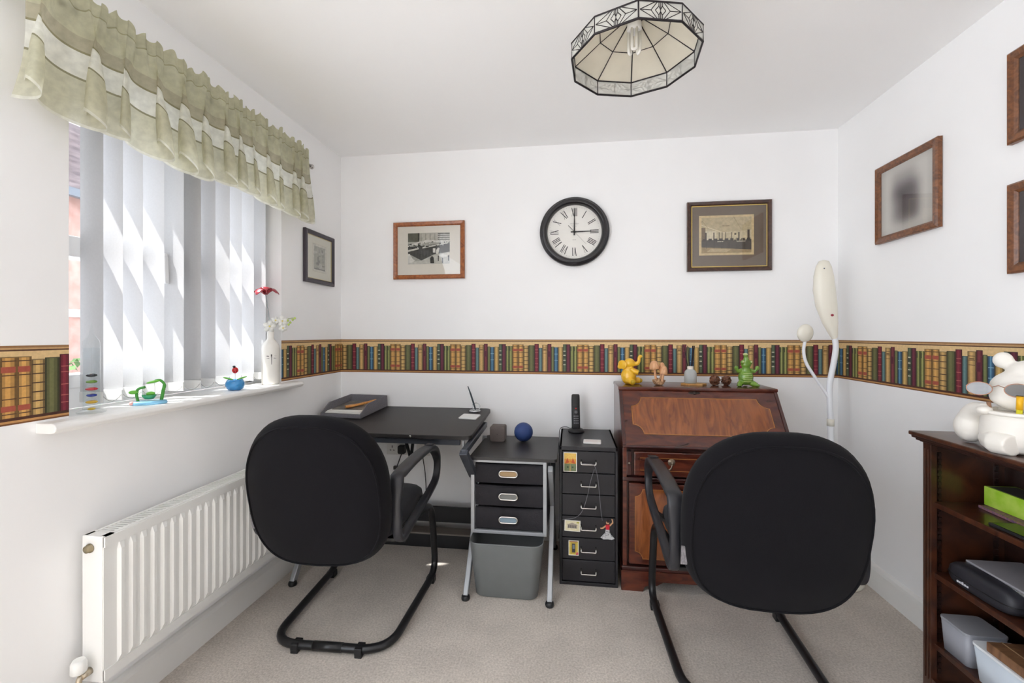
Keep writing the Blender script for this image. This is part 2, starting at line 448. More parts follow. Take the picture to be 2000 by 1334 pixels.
# inner sill board with bullnose and horns
b=MB(); pr=[(-.168,-.03),(.05,-.03),(.062,-.026),(.068,-.015),(.062,-.004),(.05,0),(-.168,0)]
b.prism([(x,-.083 if x>0.0001 else 0,z) for x,z in pr[:1]]+[(x,0,z) for x,z in pr[1:]],(0,L,0))
sill=MB()
sill.box(-.168,0,0,L,-.03,0)
sill.prism([(0,-.083,-.03),(.05,-.083,-.03),(.062,-.083,-.026),(.068,-.083,-.015),(.062,-.083,-.004),(.05,-.083,0),(0,-.083,0)],(0,L+.083+.09,0))
sill.build('window_sill',m_trimw,win,bevel=.003)

# ------------------------------------------------------------------ neighbouring house and garden outside
m_brick=mat('red_brick',(152,116,106),.9,col2=(170,136,126),vscale=6)
m_roof=mat('roof_tile',(124,112,112),.9,col2=(92,82,84),vscale=14,stretch=(1,.2,1))
m_bounce=mat('bounce_ground',(216,216,218),.95,col2=(200,200,202),vscale=4)  # invented pale ground colour, bounces daylight up to the ceiling
g=MB().box(-40,XO-.02,-25,40,-.3,-.15).build('ground',m_bounce); struct(g,'ground outside the window, made pale to bounce light indoors')
house=thing('neighbour_house','red brick house with tiled roof seen through the window gap','house',(-9,9,-.15))
MB().box(-7,0,-4.5,5,0,4.0).build('brick_wall',m_brick,house)
rf=MB()
for i in range(22):
    a=i/22; x0=.35-3.85*a; z0=3.9+2.9*a; x1=.35-3.85*(i+1)/22
    rf.box(x1-.06,x0,-4.8,5.3,z0,z0+.16)
rf.build('roof',m_roof,house)
MB().box(.3,.42,-4.8,5.3,3.82,3.96).build('gutter',mat('grey_gutter',(90,96,104),.5),house)
for yw in (-3.6,-.9,2.0):
    f=MB(); f.box(-.05,.05,yw,yw+1.3,1.9,3.1)
    wf=f.build('window',m_upvc,house)
    for k in range(2): MB().box(.05,.06,yw+.1+.6*k,yw+.6+.6*k,2.0,3.0).build('pane',mat('dark_pane',(120,136,150),.1),wf)
MB().box(-.04,.06,-4.5,5,1.72,1.86).build('string_course',m_upvc,house)
m_leaf=mat('hedge_leaf',(92,128,62),.7,col2=(60,92,44),vscale=12)
for i,(yy,xx,hh_,lab) in enumerate(((5.1,-7.2,1.1,'leafy green garden bush nearest the house window'),(6.7,-7.4,1.3,'leafy green garden bush beside the brick wall'))):
    t=thing('garden_bush',lab,'bush',(xx,yy,-.15))
    fo=MB(); rnd=random.Random(i)
    for k in range(260):
        a=rnd.random()*2*PI; e=rnd.random()*PI; rr=(.55+.25*rnd.random())
        p=Vector((rr*math.sin(e)*math.cos(a)*.9,rr*math.sin(e)*math.sin(a)*.9,hh_*.5+hh_*.55*math.cos(e)*rr/.8))
        d=Vector((rnd.uniform(-1,1),rnd.uniform(-1,1),rnd.uniform(-1,1))).normalized(); u=d.cross(Vector((0.3,.2,1))).normalized()
        fo.poly([p-d*.09,p+u*.045,p+d*.09,p-u*.045])
    f_=fo.build('foliage',m_leaf,t); f_['kind']='stuff'
    st=MB()
    for k in range(4): st.tube([(0,0,0),(.2*math.cos(k*1.6),.2*math.sin(k*1.6),hh_*.8)],[.03,.01],6)
    st.build('stem',mat('bark',(96,80,62),.9),t)

# ------------------------------------------------------------------ vertical blind
bl=thing('vertical_blind','white vertical slat blind hanging inside the window recess','blind',(XL-.095,WY0,WZ0))
m_slat=sheet_mat('blind_fabric',(206,206,207),.14,0,.9,var=.03,vscale=160)
MB().box(-.025,.02,.02,L-.02,HH-.085,HH-.045).build('headrail',m_upvc,bl,bevel=.004)
ys=[1.262,1.325,1.395,1.478,1.563,1.648,1.728,1.80,1.875,1.955,2.04]
ph=[0,2,4,5,6,2,-4,8,6,5,3]
m_cl=mat('white_plastic',(236,236,234),.4)
pts=[]
for y,a in zip(ys,ph):
    e=Vector((math.cos(R(a)),math.sin(R(a)),0)); n=Vector((-e.y,e.x,0)); c=Vector((0,y-WY0,0))
    b=MB(); N=6; zb,zt=.022,HH-.1
    fr=[];bk=[]
    for i in range(N+1):
        q=-1+2*i/N; fr.append(c+e*(.0445*q)+n*(.003*(1-q*q)))
    i0=b.av([p+Vector((0,0,zb)) for p in fr]); i1=b.av([p+Vector((0,0,zt)) for p in fr])
    for i in range(N): b.af([i0+i,i0+i+1,i1+i+1,i1+i],True)
    s_=b.build('slat',m_slat,bl)
    hg=MB().bar(c+Vector((0,0,HH-.1)),c+Vector((0,0,HH-.085)),.02,.006); hg.build('hanger',m_cl,s_)
    wgt=MB(); wgt.bar(c-e*.043+Vector((0,0,zb+.018))-n*.0015,c+e*.043+Vector((0,0,zb+.018))-n*.0015,.004,.034); wgt.build('bottom_weight',m_cl,s_)
    pts.append((c,e))
for side in (1,-1):
    for (c0,e0),(c1,e1) in zip(pts,pts[1:]):
        A=c0+e0*(.041*side)+Vector((0,0,.045)); B=c1+e1*(.041*side)+Vector((0,0,.045))
        path=[A.lerp(B,t/6)-Vector((0,0,.022*(1-(2*t/6-1)**2))) for t in range(7)]
        MB().tube(path,.0011,5).build('link_chain',mat('chain_grey',(176,176,172),.5),bl)

# ------------------------------------------------------------------ gathered valance on its rod
val=thing('valance','gathered sheer olive and cream striped valance over the window','curtain',(-1.415,.962,1.862))
m_val=sheet_mat('sheer_valance',(214,212,186),.55,.06,.9,var=.16,vscale=46,
   bands=dict(z0=0.0,z1=1.0,stops=[(0,(236,235,222)),(.02,(220,218,196)),(.345,(160,156,128)),(.36,(248,248,240)),(.54,(160,154,124)),(.555,(196,190,166)),(.66,(212,210,182)),(.86,(178,174,140)),(.875,(204,202,172))]))
b=MB(); NS,NZ=420,26; Lv=1.215
random.seed(11)
ks=[0.0,.11]
while ks[-1]<1: ks.append(ks[-1]+random.uniform(.048,.098))
def phase_at(t):
    for i in range(len(ks)-1):
        if t<=ks[i+1]: return i+(t-ks[i])/(ks[i+1]-ks[i])
    return len(ks)-1
amps=[random.uniform(.65,1.3) for _ in range(len(ks)+2)]; tw=[random.uniform(-.5,.9) for _ in range(len(ks)+2)]
def sst(a,b_,x): q=max(0,min(1,(x-a)/(b_-a))); return q*q*(3-2*q)
for j in range(NZ+1):
    h=j/NZ; z=.37*(1-h)
    row=[]
    for i in range(NS+1):
        t=i/NS; p=phase_at(t); fr=p%1; k=int(p); A=amps[k]*(1-fr)+amps[k+1]*fr; W_=tw[k]*(1-fr)+tw[k+1]*fr
        g_=.008+.042*sst(.08,.9,h)
        if t<.13: g_*=1+.7*h*(1-t/.13)
        fine=(1-sst(.1,.55,h))*.005*math.sin(6*PI*p+1.3*k)
        x=.028+g_*A*math.sin(2*PI*p)+.010*h+fine+.004*math.sin(5.1*p+3*h)
        y=Lv*t+.036*sst(0,.8,h)*A*math.sin(2*PI*p+1.9)+.014*h*math.sin(4*PI*p+.5)-.095*h*(1-t)**8+.012*h*math.sin(2.3*p)+.010*h*W_
        zz=z+(.010*math.sin(4*PI*p+k)*(1-h/.3)+.007*math.sin(3.7*p)*(1-h/.3) if h<.3 else 0)-.024*sst(0,1,h)*math.sin(2*PI*p+1.2)*A+.030*sst(.05,.5,h)*(W_-.2)*.6
        row.append((x,y,zz))
    b.av(row)
for j in range(NZ):
    for i in range(NS):
        a=j*(NS+1)+i; b.af([a,a+1,a+NS+2,a+NS+1],True)
fab=b.build('gathered_fabric',m_val,val)
uvl=fab.data.uv_layers.new(name='UVMap')
for lp in fab.data.loops:
    j_,i_=divmod(lp.vertex_index,NS+1); uvl.data[lp.index].uv=(i_/NS,1-j_/NZ)
m_chrome=mat('brushed_chrome',(200,198,194),.25,1.0)
rod=thing('curtain_rod','slim metal curtain rod carrying the striped valance','rod',(-1.41,.955,2.168))
MB().tube([(0,-.02,0),(0,1.28,0)],.008,12).build('pole',m_chrome,rod)
for yy in (-.03,1.29): 
    MB().ell((0,yy,0),.014).build('finial',m_chrome,rod)
for yy in (.0,1.255):
    k=MB(); k.box(-.0715,-.066,yy-.012,yy+.012,-.035,.03); k.bar((-.066,yy,0),(0,yy,-.004),.008,.012); k.build('bracket',m_chrome,rod)

# ------------------------------------------------------------------ radiator
rad=thing('radiator','long white ribbed panel radiator mounted below the window','radiator',(XL,1.14,.213))
m_rad=mat('radiator_enamel',(236,236,233),.35,var=.02,vscale=6)
RL,RH=.935,.428
b=MB(); x0,x1=.083,.101
# front panel with vertical pressed ribs
prof=[(0,x1)]; nr=24; pitch=(RL-.07)/nr; y=.035
prof.append((.03,x1))
for i in range(nr):
    prof+= [(y+.002,x1),(y+.008,x1+.009),(y+.018,x1+.009),(y+.024,x1)]
    y+=pitch
prof.append((RL,x1))
for (za,zb,flat) in ((.0,.032,True),(RH-.03,RH,True)):
    b.box(x0,x1+.003,0,RL,za,zb)
n=len(prof); z0,z1=.03,RH-.028
i0=b.av([(x,y,z0) for y,x in prof]); i1=b.av([(x,y,z0+.022) for y,x in prof]); 
i2=b.av([(x,y,z1-.022) for y,x in prof]); i3=b.av([(x,y,z1) for y,x in prof])
for k in range(n):
    for i in (i0,i3): b.v[i+k]=Vector((x1,b.v[i+k].y,b.v[i+k].z))
for A,B in ((i0,i1),(i1,i2),(i2,i3)):
    for k in range(n-1): b.af([A+k,A+k+1,B+k+1,B+k])
b.box(x0,x1-.002,0,RL,.0,RH)
b.build('front_panel',m_rad,rad)
MB().box(.03,.045,.0,RL,0,RH-.005).build('rear_panel',m_rad,rad)
for yy in (0,RL-.004): MB().box(.028,x1-.004,yy-.003,yy+.004,-.004,RH+.004).build('end_cover',m_rad,rad,bevel=.002)
g=MB(); zt=RH+.003
g.box(.028,.038,.004,RL-.004,zt-.006,zt);g.box(.086,.099,.004,RL-.004,zt-.006,zt);g.box(.028,.099,.0,.03,zt-.006,zt);g.box(.028,.099,RL-.03,RL,zt-.006,zt)
yy=.034
while yy<RL-.03: g.box(.038,.086,yy,yy+.0065,zt-.005,zt-.001); yy+=.0135
g.build('top_grille',m_rad,rad)
MB().lathe([(.004,-.013),(.011,-.012),(.011,-.003),(.014,-.003),(.014,0)],16,(.056,-.003,RH-.032),'Y').build('bleed_plug',mat('aged_brass',(150,138,112),.45,.8),rad)
v=MB(); v.tube([(.056,0,.03),(.056,-.03,.03)],.011,12); v.tube(fillet([(.056,-.012,.03),(.056,-.034,.03),(.056,-.034,-.213)],.01),.0075,10)
vv=v.build('valve',mat('pipe_chrome',(196,184,164),.3,.9),rad)
MB().lathe([(.015,.0),(.019,.004),(.019,.03),(.014,.04)],16,(.056,-.034,.045)).build('valve_cap',m_rad,vv)
for yy in (.2,.75):
    MB().box(.002,.03,yy-.02,yy+.02,.05,.36).build('wall_bracket',m_rad,rad)

# ------------------------------------------------------------------ drafting desk with side drawers
m_black=mat('black_laminate',(44,42,42),.42,var=.08,vscale=30,stretch=(1,8,1),bump=.05,bscale=300)
m_blackedge=mat('black_edge',(26,25,27),.4)
m_silver=mat('silver_paint',(164,167,170),.35,.35,var=.03,vscale=12)
m_gunmetal=mat('gunmetal_paint',(74,78,86),.4,.4)
m_blackpl=mat('black_plastic',(30,30,32),.45)
m_blackcloth=mat('black_drawer_fabric',(36,34,38),.85,var=.15,vscale=25,bump=.25,bscale=160)
m_steel=mat('polished_steel',(205,203,198),.2,1.0)
desk=thing('drafting_desk','black topped drafting desk with silver legs and side drawers','desk',(-.98,2.36,0))
D0=Vector((-.98,2.36,0))
def dl(x,y,z): return Vector((x,y,z))-D0
# tilted drawing board
tilt=math.atan2(.044,.56)
b=MB(); b.X=Matrix.Translation(dl(-.965,2.105,.750))@Matrix.Rotation(tilt,4,'X')
wt,dt,r=.955,.562,.03
out=[]
for cx,cy,a0 in ((wt/2-r,r,-90),(wt/2-r,dt-r,0),(-wt/2+r,dt-r,90),(-wt/2+r,r,180)): out+=[(x,y,0) for x,y in arc(cx,cy,r,a0,a0+90,5)]
b.m=0; b.prism([(x,y,-.02) for x,y,_ in out],(0,0,.02))
b.build('tabletop',m_black,desk,bevel=.002)
b=MB(); b.X=Matrix.Translation(dl(-.965,2.105,.750))@Matrix.Rotation(tilt,4,'X')
b.ell((.17,-.001,-.009),(.006,.003,.006),nu=10,nv=6); b.build('edge_screw',m_steel,desk)
# apron rails under the board
b=MB()
b.bar(dl(-1.40,2.15,.712),dl(-.55,2.15,.712),.022,.034); b.build('front_rail',m_gunmetal,desk,bevel=.003)
b=MB(); b.bar(dl(-1.40,2.56,.74),dl(-.55,2.56,.74),.022,.03); b.build('rear_rail',m_gunmetal,desk,bevel=.003)
# side ledge rails left and right, raised front lip
for xx in (-1.43,-.497):
    b=MB(); b.bar(dl(xx,2.0,.698),dl(xx,2.52,.725),.026,.03); b.build('side_rail',m_gunmetal,desk,bevel=.004)
    b=MB(); b.bar(dl(xx+(.024 if xx<-1 else -.024),2.1,.73),dl(xx+(.024 if xx<-1 else -.024),2.1,.685),.006,.02); b.build('board_bracket',m_silver,desk)
# height prop under the board
b=MB()
b.tube([dl(-.91,2.30,.725),dl(-.868,2.30,.585)],.009,8); b.tube([dl(-.845,2.30,.725),dl(-.862,2.30,.585)],.009,8); b.tube([dl(-.875,2.30,.715),dl(-.84,2.30,.70)],.007,8)
b.build('tilt_prop',m_blackpl,desk)
# crossed leg frames in planes of constant x (left pair, middle pair, right pair)
def legs(xc,top_front,top_z,foot_dx=0):
    lf=[]
    for (y0,z0,y1,z1) in ((2.03,.015,2.50,top_z),(2.58,.015,2.10,top_z-.02)):
        b=MB(); b.bar(dl(xc,y0,z0),dl(xc,y1,z1),.024,.034,up=(0,1,0)); l=b.build('leg',m_silver,desk,bevel=.004)
        f=MB(); f.lathe([(.019,0),(.021,.006),(.019,.018),(.012,.024)],12,dl(xc,y0-.002,0)); f.build('foot_cap',m_blackpl,l)
legs(-1.375,2.1,.70); legs(-.493,2.1,.66); legs(-.098,2.1,.63)
b=MB(); b.bar(dl(-.497,2.0,.70),dl(-.48,2.14,.55),.028,.04,up=(1,0,0)); b.build('gusset',m_gunmetal,desk,bevel=.004)
# black back panels low down
b=MB(); b.box(*[v for p in ((-1.37+.98,-.51+.98),(2.585-2.36,2.60-2.36),(.112,.205)) for v in p]); b.build('back_panel',m_blackedge,desk,bevel=.002)
# side table top over the drawers
b=MB(); r=.018; x0,x1,y0,y1=-.492,-.066,2.095,2.56; o=[]
for cx,cy,a0 in ((x1-r,y0+r,-90),(x1-r,y1-r,0),(x0+r,y1-r,90),(x0+r,y0+r,180)): o+=[(x,y) for x,y in arc(cx,cy,r,a0,a0+90,5)]
b.prism([dl(x,y,.639) for x,y in o],(0,0,.016)); b.build('side_table_top',m_black,desk,bevel=.0015)
# drawer carcass
b=MB()
for xx in (-.478,-.125):
    for yy in (2.118,2.47): b.box(*(xx-.009+.98,xx+.009+.98,yy-.009-2.36,yy+.009-2.36,.285,.639))
for zz in (.287,.632):
    for yy in (2.118,2.47): b.box(-.487+.98,-.116+.98,yy-.008-2.36,yy+.008-2.36,zz-.008,zz+.008)
    for xx in (-.478,-.125): b.box(xx-.008+.98,xx+.008+.98,2.118-2.36,2.47-2.36,zz-.008,zz+.008)
b.build('drawer_frame',m_silver,desk,bevel=.002)
for i,(z0,z1) in enumerate(((.522,.618),(.412,.512),(.3,.404))):
    b=MB(); X0,X1=-.467+.98,-.136+.98; N=12
    # slightly sagging cloth front with rounded top edge
    yb=2.455-2.36
    pts=[]
    for k in range(N+1):
        q=k/N; x=X0+(X1-X0)*q; sag=.006*math.sin(PI*q)
        pts.append((x,sag))
    rows=[]
    for (dy,zz,sg) in ((.0,z0,.3),(-.004,z0+.02,1),(-.005,(z0+z1)/2,1),(-.004,z1-.012,.8),(.0,z1-.002,.3),(.010,z1,.0)):
        rows.append(b.av([(x,2.124-2.36+dy-.6*s*sg+.0,zz-(s*.8 if zz>z1-.02 else 0)) for x,s in pts]))
    for A,B in zip(rows,rows[1:]):
        for k in range(N): b.af([A+k,A+k+1,B+k+1,B+k],True)
    b.box(X0,X1,2.126-2.36,yb,z0,z1-.022)
    d_=b.build('drawer',m_blackcloth,desk)
    cx=(X0+X1)/2+.0;cz=z0+.052; yf=2.106-2.36-.004
    g=MB(); hw,hr=.03,.0145
    path=[(cx+x,yf,cz+z) for x,z in arc(hw,0,hr,-90,90,8)+arc(-hw,0,hr,90,270,8)]
    g.tube(path,.004,8,closed=True); g.build('grommet',m_steel,d_)
    g=MB(); g.prism([(cx+x,yf+.001,cz+z) for x,z in arc(hw,0,hr-.002,-90,90,8)+arc(-hw,0,hr-.002,90,270,8)],(0,.003,0))
    g.build('slot',[mat('slot_tan',(168,140,104),.8),mat('slot_grey',(120,120,116),.7),mat('slot_blue',(126,146,158),.7)][i],d_)

# low black storage box on the carpet behind the chair
t=thing('storage_box','low black storage box on the carpet under the desk','box',(-.9,2.545,0))
MB().box(-.34,.34,-.05,.032,0,.078).build('body',m_blackpl,t,bevel=.004)
MB().box(-.345,.345,-.053,.034,.076,.086).build('lid',mat('dull_grey_edge',(120,112,104),.6),t,bevel=.003)

# waste bin
t=thing('waste_bin','grey plastic waste bin under the desk drawers','bin',(-.307,2.15,0))
def rrect(hx,hy,r,n=6):
    o=[]
    for cx,cy,a0 in ((hx-r,-hy+r,-90),(hx-r,hy-r,0),(-hx+r,hy-r,90),(-hx+r,-hy+r,180)): o+=arc(cx,cy,r,a0,a0+90,n)
    return o
b=MB(); rows=[]
secs=[(.142,.088,.04,.0),(.15,.096,.045,.006),(.176,.122,.05,.262),(.178,.124,.05,.266),(.174,.12,.048,.267),(.148,.094,.043,.012),(.0,.0,.0,.01)]
for hx,hy,r_,z in secs[:-1]: rows.append(b.av([(x,y,z) for x,y in rrect(hx,hy,r_)]))
n=len(rrect(.1,.1,.02))
for A,B in zip(rows,rows[1:]):
    for k in range(n): b.af([A+k,A+(k+1)%n,B+(k+1)%n,B+k],True)
b.af([rows[0]+k for k in range(n)][::-1]); b.af([rows[-1]+k for k in range(n)])
b.build('body',mat('grey_bin_plastic',(116,119,119),.5,var=.03,vscale=20),t)

# ------------------------------------------------------------------ chairs
m_fab=mat('black_upholstery',(27,27,33),.9,var=.12,vscale=220,bump=.25,bscale=900,sheen=.12,spec=.15)
m_fab2=mat('black_upholstery_back',(20,19,22),.92,var=.1,vscale=240,bump=.25,bscale=900,sheen=.04,spec=.12)
m_tube=mat('black_powder_tube',(26,26,28),.32)
m_arm=mat('black_arm_plastic',(40,40,44),.4,bump=.05,bscale=500)
def super_ring(w,h,p,n,ptop=None):
    o=[]
    for k in range(n):
        a=2*PI*k/n; c,s=math.cos(a),math.sin(a)
        q=ptop if (ptop and s>0) else p
        x=math.copysign(abs(c)**(2/q),c); z=math.copysign(abs(s)**(2/q),s)
        o.append((x*w/2,z*h/2))
    return o
def make_chair(label,loc,rz,tagside):
    t=thing('cantilever_chair',label,'chair',loc,rz,'matching office chairs')
    # floor frame: one bent steel tube
    hw=.262; yf,yr=.27,-.295
    pts=[(-.235,-.20,.435),(-hw,.08,.43),(-hw,.235,.40),(-hw-.004,yf+.012,.03),(-hw+.0,yf-.12,.024),(-hw+.02,yr,.024),(hw-.02,yr,.024),(hw,yf-.12,.024),(hw+.004,yf+.012,.03),(hw,.235,.40),(hw,.08,.43),(.235,-.20,.435)]
    pts=[Vector(p) for p in pts]
    P=fillet([pts[0],pts[2],pts[3]+Vector((0,.02,-.006)),pts[5],pts[6],pts[8]+Vector((0,.02,-.006)),pts[9],pts[11]],[.10,.10,.12,.12,.10,.10],10)
    MB().tube(P,.0165,14).build('steel_frame',m_tube,t)
    for xx in (-.13,.13):
        b=MB(); b.box(xx-.015,xx+.015,yr-.021,yr+.021,0,.02); b.box(xx-.015,xx+.015,yr-.022,yr+.022,.012,.038); b.build('floor_glide',m_blackpl,t,bevel=.003)
    for xx in (-hw,hw):
        b=MB(); b.box(xx-.02,xx+.02,yf-.06,yf-.02,0,.03); b.build('floor_glide',m_blackpl,t,bevel=.003)
    MB().tube([(-.06,yr,.024),(.06,yr,.024)],.0178,14).build('joint_sleeve',m_tube,t)
    # seat cushion
    b=MB(); rows=[]; n=40
    for z,k in ((.425,.86),(.43,.94),(.445,.985),(.465,1),(.488,.985),(.502,.93),(.51,.80),(.513,.5)):
        rows.append(b.av([(x*k,y*k-.02,z+.012*max(0,(-y))*0-.10*max(0,y-.2)) for x,y in super_ring(.50,.54,4.5,n)]))
    for A,B in zip(rows,rows[1:]):
        for k in range(n): b.af([A+k,A+(k+1)%n,B+(k+1)%n,B+k],True)
    b.af([rows[0]+k for k in range(n)][::-1]); b.af([rows[-1]+k for k in range(n)],True)
    b.build('seat',m_fab,t)
    b=MB(); b.box(-.2,.2,-.18,.16,.405,.427); b.build('seat_plate',m_blackpl,t,bevel=.004)
    # backrest: padded shell leaning back, edges wrapping forward
    W,Hh=.535,.595; n=56
    lean=math.atan2(.115,.60)
    Xb=Matrix.Translation((0,-.345,.365))@Matrix.Rotation(lean,4,'X')
    def ring(k,y):
        o=[]
        for x,z in super_ring(W*k,Hh*k,3.6,n,2.55):
            zz=z+Hh/2
            f=zz/Hh; wscale=.965+.065*math.sin(PI*min(1,f*.85+.08))   # a little narrower low down
            xx=x*wscale; wrap=.55*xx*xx
            o.append((xx,y+wrap-.02*math.sin(PI*f),zz))
        return o
    b=MB(); b.X=Xb; rows=[]
    for k,y in ((.0,-.034),(.35,-.034),(.62,-.032),(.80,-.028),(.90,-.021),(.93,-.018),(.965,-.008),(.99,.006),(1.0,.022),(.99,.042),(.96,.057),(.90,.070),(.80,.078),(.6,.084),(.3,.086),(.0,.086)):
        rows.append(b.av(ring(max(k,.001),y)))
    for A,B in zip(rows,rows[1:]):
        for k in range(n): b.af([A+k,A+(k+1)%n,B+(k+1)%n,B+k],True)
    bk=b.build('backrest',m_fab2,t)
    b=MB(); b.X=Xb; b.tube(ring(.918,-.0215),.0038,8,closed=True); b.build('piping',m_fab2,bk)
    b=MB(); b.X=Xb; x=.268*tagside
    xi,xo=sorted((x*.955,x*1.03)); b.box(xi,xo,.018,.022,.135,.20); b.build('maker_tag',mat('grey_woven_tag',(96,92,96),.7,col2=(150,146,148),vscale=300,stretch=(1,1,.15)),bk)
    b=MB(); b.bar((0,-.15,.41),(0,-.31,.41),.09,.012); b.bar((0,-.31,.405),(0,-.36,.52),.09,.012); b.build('back_bracket',m_blackpl,t,bevel=.003)
    # looped plastic arms
    for s_ in (-1,1):
        xa=.285*s_
        prof=[(-.31,.705),(-.15,.715),(.05,.712),(.17,.69),(.245,.635),(.262,.575),(.225,.52),(.12,.495),(-.08,.47),(-.22,.45),(-.28,.455),(-.305,.49),(-.31,.58)]
        P=smooth_path([(xa,y,z) for y,z in prof]+[(xa,prof[0][0],prof[0][1]-.035)],6)
        rad=[];rw=[]
        for p in P:
            top=max(0,min(1,(p.z-.60)/.09)); rw.append(.017+.010*top); rad.append(.015)
        b=MB(); 
        # sweep a flat rounded section: wide across x, thin in the loop plane
        N=len(P); rows=[]; ns=12
        for i in range(N):
            T=(P[(i+1)%N]-P[i-1]).normalized(); nr=Vector((1,0,0)).cross(T).normalized()
            sec=[]
            for k in range(ns):
                a=2*PI*k/ns; c,s2=math.cos(a),math.sin(a)
                sec.append(P[i]+Vector((1,0,0))*(rw[i]*math.copysign(abs(c)**.55,c))+nr*(.0135*math.copysign(abs(s2)**.55,s2)))
            rows.append(b.av(sec))
        for i in range(N):
            A,B=rows[i],rows[(i+1)%N]
            for k in range(ns): b.af([A+k,A+(k+1)%ns,B+(k+1)%ns,B+k],True)
        a_=b.build('armrest',m_arm,t)
        g=MB()
        for k in range(9): g.bar((xa-.018,.10+.008*k,.7235-.0012*k),(xa+.018,.10+.008*k,.7235-.0012*k),.003,.004)
        g.build('grip_ridges',m_arm,a_)
        b=MB(); b.bar((xa,-.2,.42),(.20*s_,-.2,.42),.05,.012); b.build('arm_bracket',m_blackpl,t); b=MB(); b.bar((xa,.10,.49),(.215*s_,.08,.45),.04,.012); b.build('arm_bracket',m_blackpl,t)
    return t
make_chair('black fabric cantilever chair pulled up to the drafting desk',(-.955,1.91,0),R(2.0),-1)
make_chair('black fabric cantilever chair in front of the mahogany bureau',(.635,1.84,0),R(-1.0),-1)

# ------------------------------------------------------------------ filing cabinet
m_cab=mat('black_steel_enamel',(38,37,40),.38,bump=.04,bscale=500)
cab=thing('filing_cabinet','narrow black steel cabinet of six drawers with magnets','cabinet',(.085,2.42,0))
CX0,CX1,CY0,CY1,CZ=-.143,.143,-.205,.215,.69
b=MB()
b.box(CX0,CX0+.012,CY0,CY1,.012,CZ);b.box(CX1-.012,CX1,CY0,CY1,.012,CZ);b.box(CX0,CX1,CY1-.01,CY1,.012,CZ)
b.box(CX0,CX1,CY0,CY1,CZ-.02,CZ);b.box(CX0,CX1,CY0,CY1,.0,.016);b.box(CX0+.012,CX1-.012,CY0+.02,CY1-.01,.02,CZ-.02)
b.build('body',m_cab,cab,bevel=.002)
zs=[.668,.558,.452,.344,.236,.127,.018]
for z1,z0 in zip(zs,zs[1:]):
    d_=MB().box(CX0+.014,CX1-.014,CY0+.002,CY0+.03,z0+.003,z1-.002).build('drawer',m_cab,cab,bevel=.0015)
    zc=(z0+z1)/2+.0
    h=MB(); y=CY0+.002
    P=fillet([(-.036,y,zc+.012),(-.036,y-.02,zc+.004),(-.036,y-.022,zc-.006),(.036,y-.022,zc-.006),(.036,y-.02,zc+.004),(.036,y,zc+.012)],.008,5)
    h.tube(P,.0035,8); h.build('handle',m_steel,d_)
# magnets on the drawer fronts (thin printed plates standing proud)
YM=2.42+CY0+.0018
def magnet(name,label,x,z,w,h,polys,rot=0):
    """polys: list of (points 0..1 in w,h, colour)"""
    b=MB(); b.c=rgb(230,226,214); X=Matrix.Translation((x,YM,z))@Matrix.Rotation(rot,4,'Y'); b.X=X
    b.box(-w/2,w/2,-.003,0,-h/2,h/2)
    for k,(pts,c) in enumerate(polys):
        b.c=rgb(*c); b.poly([((px-.5)*w,-.0031-.00008*(k+1),(pz-.5)*h) for px,pz in pts])
    o=b.build(name,PRINT,color=True); return tag(o,label,'magnet','drawer magnets')
def rc(a,b_,c,d): return [(a,b_),(c,b_),(c,d),(a,d)]
magnet('poster_magnet','tall cream edged magnet printed orange above green, top drawer',-.005,.612,.066,.096,
  [(rc(.06,.04,.94,.96),(214,150,60)),(rc(.06,.66,.94,.96),(226,186,96)),(rc(.06,.04,.94,.42),(112,124,88)),([(.12,.42),(.30,.72),(.42,.48)],(190,84,40)),([(.9,.42),(.7,.72),(.58,.48)],(190,84,40)),([(.4,.5),(.5,.62),(.6,.5)],(222,120,50)),([(.44,.04),(.56,.04),(.52,.4),(.48,.4)],(176,150,96)),(rc(.25,.2,.38,.28),(60,76,52)),(rc(.62,.2,.75,.28),(60,76,52))])
magnet('postcard_magnet','cream postcard magnet with a grey building drawing',.006,.295,.078,.054,
  [(rc(.05,.06,.95,.94),(222,212,176)),(rc(.2,.28,.8,.6),(150,140,128)),([(.15,.6),(.5,.8),(.85,.6)],(168,156,140))]+[(rc(.24+.11*k,.3,.29+.11*k,.55),(96,88,84)) for k in range(5)]+[(rc(.76,.78,.92,.9),(176,170,70))],R(2))
magnet('doorway_magnet','yellow magnet with a little doorway picture, fifth drawer',.012,.185,.05,.074,
  [(rc(.06,.05,.94,.95),(208,188,96)),(rc(.2,.12,.8,.88),(190,160,60)),(rc(.34,.2,.66,.8),(60,60,64)),(rc(.4,.45,.6,.72),(120,130,140)),(rc(.1,.9,.9,.96),(150,90,70)),([(.72,.03),(.98,.08),(.94,.24),(.76,.2)],(206,90,100))])
# dancer magnet: small figure in a red top and spotted skirt (flat moulded)
b=MB(); b.X=Matrix.Translation((.178,YM,.289)); 
def flat(pts,c,th=.004,lift=0):
    b.c=rgb(*c); b.prism([(x,-lift,z) for x,z in pts],(0,-th,0))
flat([(-.009,-.002),(.008,-.002),(.012,-.02),(.034,-.046),(.02,-.052),(0,-.05),(-.02,-.052),(-.034,-.044),(-.012,-.02)],(196,196,196))
flat([(-.010,.02),(.010,.022),(.008,-.003),(-.008,-.003)],(196,32,48),.005)
flat([(x+.0,z) for x,z in arc(0,.032,.008,0,360,10)],(200,150,116),.005)
flat([(x,z) for x,z in arc(.002,.039,.007,0,360,10)],(40,26,24),.006)
flat([(.008,.02),(.022,.034),(.018,.05),(.024,.05),(.028,.032),(.012,.014)],(206,160,120),.004)
flat([(-.008,.02),(-.026,.006),(-.036,.004),(-.034,-.001),(-.022,.0),(-.008,.012)],(206,160,120),.004)
rnd=random.Random(2)
